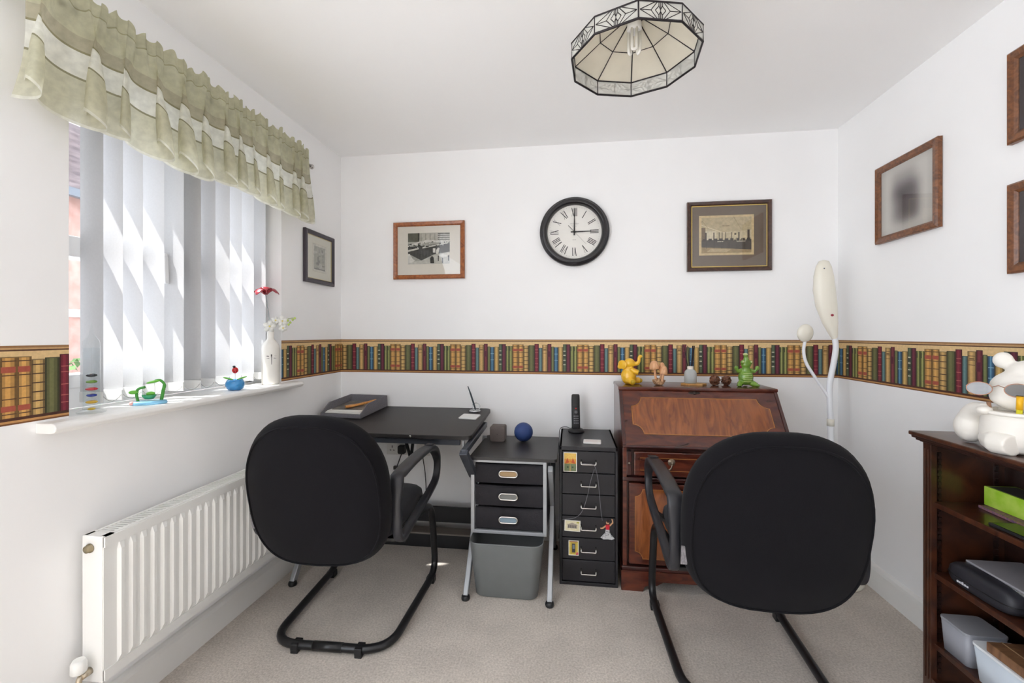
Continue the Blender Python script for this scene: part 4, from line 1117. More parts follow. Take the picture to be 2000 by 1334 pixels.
MB().lathe([(.02,.10),(.024,.108),(.022,.13),(.014,.15)],18).build('bulb_base',m_upvc,pd)

# ------------------------------------------------------------------ floor lamp
m_lw=mat('cream_lamp_plastic',(234,230,216),.3,coat=.2); m_ww=mat('white_flex_arm',(232,234,238),.35)
fl_=thing('floor_lamp','cream and white twin arm floor lamp beside the bureau','floor lamp',(1.318,2.455,0))
MB().lathe([(.132,0),(.138,.01),(.13,.022),(.06,.03),(.03,.034)],40).build('base',m_lw,fl_)
MB().tube([(0,0,.03),(0,0,.80)],.0145,14).build('pole',m_ww,fl_)
MB().lathe([(.0165,.78),(.0165,.815)],16).build('collar',m_lw,fl_)
MB().tube(smooth_path([(0,0,.80),(-.004,0,.90),(-.003,0,1.0),(.012,-.004,1.1),(.02,-.008,1.18),(.012,-.01,1.25)],8),.0135,14).build('gooseneck',m_ww,fl_)
h=MB(); n=20; rows=[]
for f,rx,ry in ((0,.012,.012),(.06,.02,.018),(.2,.036,.026),(.42,.05,.032),(.62,.052,.034),(.8,.046,.03),(.92,.036,.024),(.985,.024,.016),(1,.008,.006)):
    c=Vector((.014,-.01,1.225)).lerp(Vector((-.048,-.03,1.625)),f)+Vector((-.018*math.sin(PI*f),0,0))
    rows.append(h.av([c+Vector((rx*math.cos(2*PI*k/n),ry*math.sin(2*PI*k/n),0)) for k in range(n)]))
for A,B in zip(rows,rows[1:]):
    for k in range(n): h.af([A+k,A+(k+1)%n,B+(k+1)%n,B+k],True)
hd=h.build('lamp_head',m_lw,fl_)
MB().ell((-.022,-.056,1.345),(.0075,.004,.006)).build('red_switch',mat('dark_red_button',(150,34,56),.4),hd)
MB().ell((-.06,-.058,1.58),(.003,.003,.003)).build('screw_dot',mat('blue_dot',(60,70,96),.4),hd)
MB().tube(smooth_path([(-.006,0,.92),(-.03,0,.96),(-.075,0,1.03),(-.115,0,1.10),(-.128,0,1.16),(-.124,-.004,1.215)],8),[.009]*4+[.0075]*37,10).build('side_arm',m_ww,fl_)
h=MB(); h.X=Matrix.Translation((-.122,-.012,1.255))@Matrix.Rotation(R(14),4,'Y')@Matrix.Rotation(R(20),4,'Z')
h.lathe([(.0,-.016),(.03,-.012),(.044,-.002),(.047,.006),(.044,.012),(.0,.014)],28,(0,0,0),'Y',False); h.build('magnifier_head',m_lw,fl_)

# ------------------------------------------------------------------ things on the bureau
zt_=.972
def P_(x,y,z=zt_): return (x,y,z)
m_yel=mat('yellow_glaze',(232,180,44),.3,coat=.4,var=.06,vscale=30)
el=thing('elephant_figurine','yellow ceramic elephant sitting with its trunk raised','figurine',(.318,2.525,zt_),R(-8))
b=MB()
b.ell((0,.0,.045),(.042,.036,.05)); b.ell((0,.0,.075),(.032,.028,.034)); b.ell((.004,-.006,.118),(.030,.027,.027))
b.ell((.022,-.008,.114),(.018,.018,.016),nu=12,nv=8)
b.tube(smooth_path([(.030,-.008,.114),(.047,-.009,.116),(.055,-.009,.130),(.056,-.009,.148),(.063,-.009,.158),(.072,-.009,.152)],6),[.0125-.0062*i/30 for i in range(31)],10)
for s_,y0 in ((-1,-.022),(1,.022)):
    b.tube([(.006,y0*.6,.02),(.04,y0*1.25,.018),(.058,y0*1.5,.019)] if s_>0 else [(.0,y0*.9,.022),(.016,y0*2.0,.018),(.022,y0*2.5,.017)],[.02,.018,.0185],12)
    b.tube([(.012,y0*.9,.085),(.034,y0*1.3,.072),(.052,y0*1.2,.066)],[.013,.0125,.013],10)
body=b.build('body',m_yel,el,remesh=.0032)
for s_ in (-1,1):
    e=MB(); e.X=Matrix.Translation((-.022,-.004+s_*.018,.108))@Matrix.Rotation(R(28*s_-8),4,'Z')
    e.ell((-.012,0,.0),(.028,.005,.026),(0,R(18),0)); e.ell((-.028,0,-.012),(.014,.0045,.014)); e.build('ear',m_yel,el,remesh=.0028)
for x,y in ((.0245,-.058),(.062,.034)):
    MB().lathe([(.0,.0),(.012,-.001),(.013,.004)],16,(x,y-.006,.018),'Y',False).build('foot_sole',mat('olive_sole',(190,152,30),.4),el)

m_mush=wood('pale_turned_wood',(196,140,96),(226,178,136),(20,20,3),3,.5,.05)
mu=thing('mushroom_carving','carved pale wood group of three mushrooms on a knot','carving',(.475,2.50,zt_))
def shroom(x,y,h,rc_,lean):
    s_=MB(); s_.tube(smooth_path([(x*.3,y,.012),(x*.7,y,h*.4),(x,y,h)],6),[.009,.008]+[.0065]*11,10); st=s_.build('stem',m_mush,mu)
    c=MB(); c.X=Matrix.Translation((x,y,h))@Matrix.Rotation(lean,4,'Y'); c.lathe([(.003,-.004),(rc_*.9,-.012),(rc_,-.010),(rc_*.97,.004),(rc_*.8,.02),(rc_*.5,.031),(.0,.035)],20); c.build('cap',m_mush,st)
shroom(-.022,0,.098,.027,R(-6)); shroom(.024,-.012,.072,.021,R(6)); shroom(.022,.02,.088,.018,R(0))
b=MB(); rnd=random.Random(5)
b.ell((0,-.004,.014),(.03,.022,.016)); b.ell((.004,-.024,.009),(.018,.012,.009))
for k in range(9):
    a=rnd.random()*2*PI; b.ell((.024*math.cos(a),.018*math.sin(a),.016+rnd.random()*.01),(.008,.008,.016),(rnd.random(),rnd.random(),a))
b.build('knot_base',wood('rough_bark_wood',(112,78,52),(206,164,122),(8,8,8),8,.6,0),mu,remesh=.0028)

df=thing('reed_diffuser','ribbed grey glass reed diffuser with dark sticks','diffuser',(.652,2.54,.981))
m_rib=mat('smoky_glass',(206,210,208),.15,alpha=.62)
b=MB(); rows=[]; n=48
for r,z in ((.029,0),(.032,.003),(.032,.052),(.029,.064),(.02,.073),(.0145,.077)):
    rows.append(b.av([((r+(.0009 if k%2 else 0))*math.cos(2*PI*k/n),(r+(.0009 if k%2 else 0))*math.sin(2*PI*k/n),z) for k in range(n)]))
for A,B in zip(rows,rows[1:]):
    for k in range(n): b.af([A+k,A+(k+1)%n,B+(k+1)%n,B+k],True)
b.af([rows[0]+k for k in range(n)][::-1]); b.build('bottle',m_rib,df)
MB().lathe([(.027,.004),(.028,.024),(.0,.0241)],24).build('liquid',mat('grey_liquid',(120,128,138),.2),df)
MB().lathe([(.0155,.074),(.016,.076),(.016,.092),(.006,.0925)],20).build('neck_cap',mat('cream_cap',(224,216,204),.4),df)
for dx,dy in ((-.034,0),(-.012,.01),(.010,-.006),(.018,.008),(.022,0)):
    MB().tube([(dx*.1,dy*.1,.03),(dx,dy,.205)],.0023,6).build('reed',mat('black_reed',(40,30,32),.7),df)
t=MB(); t.X=Matrix.Translation((.668,2.535,zt_)); t.prism([(.072*math.cos(R(60*k))*.95,.05*math.sin(R(60*k)),0) for k in range(6)],(0,0,.008))
tag(t.build('wooden_coaster',wood('pine_coaster',(176,126,66),(206,160,96),(3,14,3),4,.5,.1),bevel=.001),'flat pale wooden coaster under the reed diffuser','coaster')

m_rose=wood('carved_dark_wood',(70,38,24),(128,80,52),(9,9,9),9,.6,0)
def rose(name,label,x,y,s_,seed):
    t=thing(name,label,'carving',(x,y,zt_)); b=MB(); rnd=random.Random(seed); c=Vector((0,0,.024*s_))
    b.ell(c,(.020*s_,.019*s_,.024*s_)); b.build('core',m_rose,t)
    for k in range(20):
        zz=1-2*(k+.5)/20; rr=math.sqrt(1-zz*zz); a=k*2.4+seed
        d=Vector((rr*math.cos(a),rr*math.sin(a),zz)); q=d.to_track_quat('Z','Y').to_matrix().to_4x4()
        p=MB(); p.X=Matrix.Translation(c+Vector((d.x*.021,d.y*.020,d.z*.023))*s_)@q@Matrix.Rotation(R(rnd.uniform(-55,55)),4,'X')
        p.ell((0,0,0),(.0115*s_,.0085*s_,.0028*s_),nu=10,nv=6); p.build('petal',m_rose,t)
rose('carved_rose','dark brown carved wooden rose beside the diffuser coaster',.772,2.515,1.15,1)
rose('carved_rose','smaller dark brown wooden rose nearest the green crocodile',.838,2.535,1.05,2)

m_grn=mat('green_glaze',(122,160,62),.22,coat=.5,var=.14,vscale=40,col2=(88,128,44))
m_grl=mat('pale_green_glaze',(196,206,140),.3,coat=.3)
cr=thing('crocodile_figurine','glossy green ceramic crocodile standing with snout raised','figurine',(.925,2.50,zt_),R(2))
b=MB()
b.ell((0,0,.048),(.038,.033,.042)); b.ell((0,.0,.084),(.024,.022,.026)); b.ell((.0,-.003,.116),(.026,.022,.021))
b.tube(smooth_path([(0,-.006,.120),(-.003,-.012,.140),(-.006,-.015,.156),(-.008,-.016,.168)],5),[.019,.0185,.018,.0172,.0165,.0155,.0145,.0135,.0125,.0115,.0105,.010,.0105,.011,.0115,.0115],10)
for s_ in (-1,1):
    b.tube([(s_*.022,0,.02),(s_*.036,-.016,.013),(s_*.044,-.028,.009)],[.016,.015,.012],10); b.ell((s_*.045,-.032,.008),(.014,.014,.008))
    b.tube([(s_*.022,0,.088),(s_*.042,-.006,.078),(s_*.052,-.012,.094)],[.010,.0095,.009],8); b.ell((s_*.053,-.012,.099),(.011,.010,.011))
    b.ell((s_*.020,-.010,.128),(.011,.011,.011))
b.tube(smooth_path([(0,.02,.02),(.01,.04,.012),(.03,.052,.008)],5),[.016-.0012*i for i in range(11)],8)
b.build('body',m_grn,cr,remesh=.0028)
for s_ in (-1,1): MB().ell((s_*.020,-.0205,.131),(.005,.0035,.005)).build('eye',m_grl,cr)
g=MB()
for k in range(5): g.tube([(.036*math.sqrt(max(.2,1-((.026+.011*k-.048)/.042)**2))*math.cos(R(a)),-.0335*math.sqrt(max(.2,1-((.026+.011*k-.048)/.042)**2))*math.sin(R(a)),.026+.011*k) for a in range(50,131,8)],.0014,5)
g.build('belly_bands',m_grl,cr)
MB().ell((-.0085,-.0165,.171),(.012,.011,.006)).build('snout_tip',m_grl,cr)

# ------------------------------------------------------------------ things on the desk
def desk_z(y): return .750+(y-2.105)*math.tan(tilt)
tz=lambda x,y: Matrix.Translation((x,y,desk_z(y)))@Matrix.Rotation(tilt,4,'X')
m_tray=mat('grey_woven_tray',(118,116,122),.8,var=.2,vscale=240,bump=.2,bscale=500)
tr_=thing('letter_tray','grey fabric letter tray heaped with papers','tray',(-1.29,2.51,desk_z(2.51)+.004),R(-5)); tr_.rotation_euler=(tilt,0,R(-5))
W2,D2=.128,.155
MB().box(-W2,W2,-D2,D2,0,.005).build('tray_base',m_tray,tr_)
MB().box(-W2,W2,D2-.005,D2,0,.068).build('back_side',m_tray,tr_,bevel=.001)
MB().box(-W2,W2,-D2,-D2+.005,0,.022).build('front_lip',m_tray,tr_,bevel=.001)
for s_ in (-1,1):
    x=s_*(W2-.0025)-.0025; b=MB(); b.prism([(x,-D2,0),(x,D2,0),(x,D2,.068),(x,-D2+.085,.068),(x,-D2,.024)],(.005,0,0)); b.build('tray_side',m_tray,tr_,bevel=.001)
for sx in (-1,1):
    for sy in (-1,1): MB().lathe([(.006,-.004),(.006,0)],8,(sx*.11,sy*.13,0)).build('tray_foot',m_blackpl,tr_)
Tm=Matrix.Translation((-1.29,2.51,desk_z(2.51)+.004))@Matrix.Rotation(R(-5),4,'Z')@Matrix.Rotation(tilt,4,'X')
b=MB(); b.X=Tm; b.box(-.10,.105,-.14,.14,.006,.016); nb=tag(b.build('spiral_notebook',mat('notebook_grey',(176,176,178),.7),bevel=.001),'wire bound notebook lying in the grey letter tray','notebook')
g=MB(); g.X=Tm
for k in range(26): 
    x=-.095+.0078*k; g.tube([(x,-.138+.005*math.cos(R(a)),.0135+.0055*math.sin(R(a))) for a in range(0,331,45)],.0009,5,closed=True)
o=g.build('wire_binding',mat('dark_wire',(70,68,72),.4,.6)); o.parent=nb
b=MB(); b.X=Tm; 
for k in range(3): b.box(-.115+.004*k,.115-.006*k,-.132+.004*k,.13,.019+.004*k,.022+.004*k)
tag(b.build('paper_stack',mat('white_paper',(232,230,226),.8)),'loose white papers on top of the notebook in the tray','papers')
b=MB(); b.X=Tm@Matrix.Rotation(R(4),4,'Z'); b.box(-.10,.09,-.09,.12,.031,.0345); tag(b.build('magazine',mat('dark_cover',(58,56,54),.35,col2=(120,116,108),vscale=24),bevel=.0008),'dark glossy magazine lying in the grey letter tray','magazine')
b=MB(); b.X=Tm; b.tube(smooth_path([(-.02,-.07,.042),(.02,-.02,.043),(.055,.04,.045),(.08,.10,.046)],6),[.016,.018,.02,.02,.019,.017,.014,.011,.009,.0085,.008,.008,.0085,.009,.0095,.009,.009,.0085,.008],12,ry=.008)
sp_=tag(b.build('wooden_spatula',wood('orange_wood',(190,120,52),(226,166,92),(4,12,4),5,.4,.2)),'orange toned wooden tool resting on the tray papers','wooden tool')

t=thing('pen_stand','silver ring desk pen stand holding a slanted dark pen','pen stand',(-.572,2.585,desk_z(2.585)))
m_sv=mat('satin_silver',(196,200,202),.25,.8)
MB().lathe([(.034,0),(.035,.004),(.03,.008),(.01,.011),(0,.012)],28).build('base',m_sv,t)
b=MB(); b.X=Matrix.Translation((.008,0,.028))@Matrix.Rotation(R(58),4,'X')@Matrix.Rotation(R(28),4,'Y'); b.tube([(.024*math.cos(R(a)),.024*math.sin(R(a)),0) for a in range(0,360,15)],.0028,8,closed=True); b.build('ring',m_sv,t)
b=MB(); b.tube([(.004,0,.012),(-.008,0,.05),(-.026,0,.105),(-.044,.004,.15)],[.004,.0055,.005,.0025],10); b.build('pen',mat('dark_teal_pen',(48,62,70),.35),t)
b=MB(); b.X=tz(-.572,2.45)@Matrix.Rotation(R(-6),4,'Z'); b.prism([(x,y,0) for x,y in rrect(.052,.046,.008,4)],(0,0,.008)); tag(b.build('white_coaster',mat('white_tile',(232,232,230),.35),bevel=.002),'square white coaster near the right edge of the desk','coaster')

# speaker cube and ball on the side table
b=MB(); b.prism([(x,0,z+.0425) for x,z in rrect(.042,.0425,.011,6)],(0,.075,0)); sp=tag(b.build('speaker',mat('taupe_speaker',(96,86,82),.6,var=.05,vscale=90,bump=.1,bscale=900),loc=(-.405,2.40,.655),bevel=.003),'small taupe cube speaker on the black side table','speaker')
b=MB(); b.lathe([(.0,-.001),(.003,-.0012),(.0032,0)],12,(0,0,.04),'Y',False); o=b.build('badge',mat('speaker_badge',(80,70,68),.4),sp)
b=MB(); b.ell((0,0,.052),.052,nu=32,nv=20); ball=tag(b.build('ball',mat('blue_rubber',(44,66,118),.6,var=.05,vscale=40,bump=.08,bscale=300),loc=(-.262,2.43,.6555)),'matt blue ball resting on the black side table','ball')
# ------------------------------------------------------------------ sockets under the desk
m_sock=mat('white_socket',(226,224,220),.4)
t=thing('double_socket','white double power socket with one black plug','socket',(-1.095,YB-.001,.527))
MB().box(-.073,.073,-.009,0,-.043,.043).build('face_plate',m_sock,t,bevel=.003)
b=MB()
for dx,dz,w_,h_ in ((-.034,.008,.0025,.007),(-.045,-.014,.005,.0022),(-.023,-.014,.005,.0022)): b.box(dx-w_,dx+w_,-.0095,-.008,dz-h_,dz+h_)
b.build('pin_holes',mat('socket_hole',(70,64,64),.8),t)
for dx in (-.012,.012): MB().box(dx-.006,dx+.006,-.0125,-.008,.016,.03).build('switch',m_sock,t,bevel=.001)
b=MB(); b.prism([(.036+x,-.009,-.004+z) for x,z in rrect(.024,.027,.012,5)],(0,-.03,0)); pl=tag(b.build('black_plug',m_blackpl,loc=(-1.095,YB-.001,.527),bevel=.004),'black mains plug in the socket under the desk','plug')
b=MB(); b.tube(smooth_path([(-1.06,YB-.025,.498),(-1.08,YB-.03,.44),(-1.11,YB-.035,.36),(-1.17,YB-.04,.26),(-1.2,YB-.05,.12),(-1.19,YB-.08,.095)],8),.0035,8); cb=tag(b.build('power_cable',m_blackpl),'black power cable hanging down from the plug','cable')
MB().box(-1.107,-1.083,YB-.045,YB-.025,.40,.42).build('cable_clip',m_blackpl,cb)
t=thing('aerial_socket','white square socket with a dark connector','socket',(-.925,YB-.001,.527))
MB().box(-.044,.044,-.009,0,-.043,.043).build('face_plate',m_sock,t,bevel=.003)
MB().box(-.022,.022,-.014,-.008,-.03,.012).build('module',m_sock,t,bevel=.001)
b=MB(); b.box(-.01,.014,-.04,-.012,-.035,-.012); b.build('connector',mat('navy_plug',(26,28,44),.5),t,bevel=.003)
b=MB(); b.tube(smooth_path([(-.923,YB-.03,.497),(-.915,YB-.035,.46),(-.905,YB-.03,.38),(-.90,YB-.03,.25),(-.92,YB-.05,.1)],6),.003,8); tag(b.build('aerial_cable',m_blackpl),'dark cable dropping from the square socket','cable')

# ------------------------------------------------------------------ things on the window sill
ZS=1.0005
m_cg=mat('clear_glass',(250,252,252),.02,trans=1.0,ior=1.30)
th=thing('galileo_thermometer','clear glass cylinder thermometer with coloured floats on the sill','thermometer',(-1.505,1.204,ZS))
b=MB(); b.lathe([(.034,0),(.036,.004),(.03,.008),(.02,.012)],32); b.build('glass_foot',pane_mat('thin_clear_glass',(252,253,253),.04,.02,.6),th)
b=MB(); b.lathe([(.0205,.012),(.0215,.016),(.0215,.215),(.0205,.226),(.013,.238),(.006,.25),(.003,.268),(.0012,.285)],28); b.build('cylinder',pane_mat('thin_clear_glass'),th)
MB().lathe([(.0195,.018),(.0195,.205),(.0,.2051)],24).build('liquid',pane_mat('clear_liquid',(250,252,253),.0,.02,.12),th)
for z,c,w_ in ((.118,(40,40,46),.014),(.098,(108,150,50),.014),(.075,(206,40,52),.0155),(.055,(40,64,160),.013),(.034,(226,180,60),.015)):
    f=MB(); f.ell((.001,0,z),(w_,w_,.0055)); fo=f.build('float',mat('float_%d'%int(z*1000),c,.1),th)
    f=MB(); f.ell((.0,0,z+.006),(w_*.8,w_*.8,.008)); f.build('float_bulb',pane_mat('thin_clear_glass'),fo)
    f=MB(); f.lathe([(.0035,-.004),(.0035,.004)],10,(.004,-.004,z+.001)); f.build('brass_tag',mat('tag_brass',(150,110,60),.35,.7),fo)
b=MB(); b.ell((0,0,.012),(.01,.01,.004)); b.build('yellow_base_tint',mat('base_yellow',(232,196,60),.3),th)

m_tg=mat('toy_green',(112,190,70),.35); m_tgd=mat('toy_dark_green',(70,150,60),.35); m_tb=mat('toy_blue',(132,190,222),.35)
fg=thing('swing_toy','green leaf swing toy on a pale blue oval base','toy',(-1.485,1.378,ZS),R(44))
b=MB(); b.lathe([(.05,0),(.052,.004),(.05,.011),(.044,.013)],32); b.v=[Vector((p.x,p.y*.55,p.z)) for p in b.v]; b.build('base',m_tb,fg)
b=MB(); b.tube(smooth_path([(.034,0,.011),(.039,0,.045),(.042,0,.068),(.03,0,.083),(.016,0,.082)],6),[.0055]*12+[.0045]*13,10); b.build('tall_stem',m_tgd,fg)
b=MB(); b.ell((.012,0,.079),(.022,.011,.005),(0,R(-12),0)); b.build('leaf',m_tg,fg)
b=MB(); b.tube(smooth_path([(-.03,0,.011),(-.034,0,.035),(-.03,0,.055),(-.01,0,.062)],6),.0045,10); b.build('short_stem',m_tgd,fg)
b=MB(); b.ell((-.042,0,.045),(.014,.008,.007)); b.build('leaf',m_tg,fg)
b=MB(); b.lathe([(.0,.017),(.013,.019),(.02,.028),(.021,.034),(.018,.034),(.0,.025)],20,(0,0,0),'Z',False); b.build('swing_seat',mat('toy_teal',(64,160,110),.35),fg)
b=MB(); b.ell((.004,0,.037),(.013,.011,.008)); b.build('sleeper',m_tg,fg)
for x in (-.014,.016): MB().tube([(x,0,.034),(x*.9,0,.062 if x<0 else .079)],.0008,5).build('string',m_cl,fg)
b=MB(); b.ell((-.046,-.01,.008),(.008,.007,.007)); b.build('pink_bug',mat('toy_pink',(222,170,166),.4),fg)

pt=thing('ladybird_pot_toy','shiny blue pot toy with ladybird and two leaves','toy',(-1.488,1.785,ZS),R(40))
b=MB(); b.lathe([(.022,0),(.032,.006),(.038,.02),(.037,.034),(.031,.046),(.028,.047),(.024,.04),(.0,.036)],32); b.build('pot',mat('toy_pot_blue',(66,148,210),.2,coat=.5),pt)
for s_ in (-1,1):
    b=MB(); b.X=Matrix.Translation((s_*.026,0,.052))@Matrix.Rotation(R(-18*s_),4,'Y'); b.ell((0,0,0),(.021,.01,.004)); b.build('leaf',m_tg,pt)
MB().tube([(0,0,.036),(0,0,.078)],.0012,6).build('stalk',m_cl,pt)
b=MB(); b.ell((0,-.002,.088),(.0125,.009,.014)); lb=b.build('ladybird',mat('toy_red',(206,40,44),.25,coat=.4),pt)
MB().ell((-.004,-.003,.104),(.006,.006,.005)).build('ladybird_head',m_blackpl,lb)
b=MB()
for x,z in ((-.005,.091),(.005,.091),(-.004,.083),(.005,.083)): b.ell((x,-.0102,z),(.002,.001,.002),nu=8,nv=5)
b.build('spots',m_blackpl,lb)

m_por=mat('white_porcelain',(234,231,224),.3,coat=.2)
vs_=thing('bottle_vase','white bottle vase printed with a dragonfly','vase',(-1.488,2.019,ZS))
b=MB(); b.lathe([(.036,0),(.0395,.003),(.0405,.01),(.0405,.178),(.039,.192),(.031,.208),(.019,.221),(.0155,.228),(.0155,.268),(.0145,.272),(.011,.272),(.011,.25)],40); b.build('bottle',m_por,vs_)
b=MB(); a0_=math.atan2(-2.019+.25,1.488-.55)   # faces into the room
def on_v(u,z): u*=1.25; z=.125+(z-.108)*1.25; a=a0_+.25+u/.0405; return Vector((.0409*math.cos(a),.0409*math.sin(a),z))
def patch(pts): b.poly([on_v(u,z) for u,z in pts])
patch([(-.0008,.088),(.0008,.088),(.0012,.122),(-.0012,.122)]); patch([(-.0022,.120),(.0022,.120),(.0022,.128),(-.0022,.128)])
for s_ in (-1,1):
    patch([(0,.119),(s_*.012,.123),(s_*.021,.122),(s_*.012,.119)][::s_]); patch([(0,.115),(s_*.012,.114),(s_*.02,.112),(s_*.010,.112)][::s_])
b.build('dragonfly_print',mat('dragonfly_ink',(72,66,66),.5),vs_)
fr_=thing('red_flower','red enamelled metal flower on a thin stem in the vase','flower',(-1.488,2.019,ZS+.20))
MB().tube(smooth_path([(0,0,0),(-.004,-.003,.12),(-.018,-.012,.245)],8),.0016,8).build('stem',mat('grey_stem',(150,156,160),.4,.5),fr_)
m_red=mat('red_enamel',(150,40,52),.25,coat=.5,col2=(176,70,80),vscale=20)
def petal(ang,L_,wd,droop,lift):
    p=MB(); p.X=Matrix.Translation((-.018,-.012,.245))@Matrix.Rotation(ang,4,'Z'); n1,n2=8,6
    for i in range(n1+1):
        f=i/n1; w_=wd*math.sin(PI*min(1,f*.92+.06))**.8
        p.av([(L_*f,w_*(2*j/n2-1),lift*math.sin(PI*f*.7)-droop*f*f+.25*w_*(1-(2*j/n2-1)**2)) for j in range(n2+1)])
    for i in range(n1):
        for j in range(n2): a=i*(n2+1)+j; p.af([a,a+1,a+n2+2,a+n2+1],True)
    o=p.build('petal',m_red,fr_); md=o.modifiers.new('th','SOLIDIFY'); md.thickness=.0015
va=math.atan2(2.019,-1.488)-PI/2     # direction of image right as seen from the room
petal(va+PI+.0,.068,.026,.05,.035); petal(va+PI+.9,.062,.026,.035,.035); petal(va-.35,.062,.027,.026,.034); petal(va+.5,.055,.026,.018,.036); petal(va+1.6,.056,.024,.0,.03); petal(va-1.5,.05,.026,.01,.035)
MB().ell((-.018,-.012,.262),(.009,.009,.012)).build('flower_heart',mat('dark_red',(96,26,36),.4),fr_)
orc=thing('white_orchid','artificial white orchid spray with green buds in the vase','flower',(-1.488,2.019,ZS+.20))
ux=Vector((math.cos(va),math.sin(va),0)); uy=Vector((-ux.y,ux.x,0))
MB().tube(smooth_path([Vector((0,0,0)),ux*.004+Vector((0,0,.07)),ux*.04+Vector((0,0,.115)),ux*.085+Vector((0,0,.13)),ux*.11+Vector((0,0,.132))],8),.0016,8).build('stem',mat('orchid_stem',(150,170,96),.5),orc)
m_orc=sheet_mat('orchid_petal',(246,246,242),.3)
for (q,z,s_,ph_) in ((-.004,.088,1.05,.2),(.052,.115,.95,.5),(.055,.08,.7,.9),(.022,.118,.7,.1)):
    c=ux*q-uy*.02+Vector((0,0,z))
    bl_=MB(); bl_.ell(c-uy*.004,(.004,.004,.004),nu=8,nv=6); h_=bl_.build('blossom_centre',mat('orchid_yellow',(222,206,120),.5),orc)
    for k in range(5):
        a=ph_+k*2*PI/5; d=ux*math.cos(a)+Vector((0,0,math.sin(a))); e=(-ux*math.sin(a)+Vector((0,0,math.cos(a))))
        p=MB(); cc=c+d*.015*s_; ring=[]
        for j in range(10):
            t_=2*PI*j/10; ring.append(cc+d*(.015*s_*math.cos(t_))+e*(.0115*s_*math.sin(t_))+uy*(.004*math.cos(t_)))
        m0=p.av([cc+uy*(-.003)]); i0=p.av(ring)
        for j in range(10): p.af([m0,i0+j,i0+(j+1)%10],True)
        o=p.build('petal',m_orc,h_); md=o.modifiers.new('th','SOLIDIFY'); md.thickness=.0006
for q,z in ((.076,.118),(.088,.108),(.08,.098),(.098,.122),(.108,.13)):
    MB().ell(ux*q-uy*.015+Vector((0,0,z)),(.0055,.0055,.006)).build('bud',mat('orchid_bud',(176,196,96),.5),orc)

# ------------------------------------------------------------------ ceramic pen holder, spectacles, pens
zc=.9065
cp=thing('ceramic_pen_holder','white ceramic animal hugging a pen pot on the bookcase','pen holder',(1.335,1.475,zc),R(-40))
m_cer=mat('white_bisque',(232,228,220),.45,var=.02,vscale=20)
b=MB()
b.lathe([(.055,.0),(.075,.01),(.082,.05),(.078,.095),(.074,.112)],28,(-.028,-.03,0)); b.build('pot',m_cer,cp)
b=MB(); b.tube([(-.028+.075*math.cos(R(a)),-.03+.075*math.sin(R(a)),.112) for a in range(0,360,12)],.006,8,closed=True); b.build('pot_rim',m_cer,cp)
b=MB()
b.ell((.0,.05,.07),(.10,.06,.075)); b.ell((-.012,.035,.178),(.078,.066,.06)); b.ell((-.02,-.014,.158),(.07,.045,.044)); b.ell((.0,.04,.225),(.055,.05,.04))
for s_ in (-1,1):
    b.ell((s_*.118-.01,.03,.05),(.04,.042,.05)); b.tube(smooth_path([(s_*.118-.01,.03,.07),(s_*.105-.012,.0,.105),(s_*.075-.018,-.05,.118)],5),[.034-.0016*i for i in range(11)],12)
    b.ell((s_*.078-.018,-.066,.116),(.02,.022,.013))
    b.ell((s_*.058,.05,.262),(.024,.016,.026))
    b.tube([(s_*.075,-.03,.03),(s_*.055-.01,-.09,.028),(s_*.03-.01,-.115,.028)],[.038,.036,.03],12)
b.build('animal',m_cer,cp,remesh=.005)
sp2=thing('spectacles','wire rimmed spectacles resting on the ceramic animal','spectacles',(1.335,1.475,zc),R(-40))
m_wire=mat('copper_wire',(176,130,108),.3,.9)
for cx,nm in ((-.107,0),(-.030,1)):
    rg=[(cx+.027*math.cos(R(a)),-.064-.004*nm,.180+.0195*math.sin(R(a))) for a in range(0,360,15)]
    b=MB(); b.tube(rg,.0012,6,closed=True); rm=b.build('rim',m_wire,sp2)
    b=MB(); b.prism([(x,y-.0004,z) for x,y,z in rg],(0,.0008,0)); b.build('lens',pane_mat('tinted_lens',(150,146,140),.12),rm)
MB().tube([(-.081,-.064,.186),(-.068,-.072,.192),(-.056,-.068,.186)],.0012,6).build('bridge',m_wire,sp2)
for s_ in ((-.134,-.108),(-.004,.03)): MB().tube([(s_[0],-.064,.186),(s_[1]-.02*(s_[0]<-.1),.05,.19)],.0011,6).build('temple',m_wire,sp2)
pen=MB(); pen.tube([(-.075,-.03,.02),(-.088,-.045,.140)],.0048,8); o=tag(pen.build('brown_pencil',mat('brown_pencil',(150,112,86),.5),loc=(1.335,1.475,zc)),'brown pencil leaning in the ceramic pot','pencil'); o.rotation_euler=(0,0,R(-40))
t=thing('highlighter','yellow highlighter pen standing in the ceramic pot','pen',(1.335,1.475,zc),R(-40))
MB().tube([(-.030,-.075,.02),(-.028,-.082,.130)],.0068,10).build('barrel',mat('lime_yellow',(216,206,40),.4),t)
MB().tube([(-.028,-.082,.128),(-.027,-.085,.165)],.0075,10).build('cap',mat('amber_yellow',(232,176,24),.4),t)

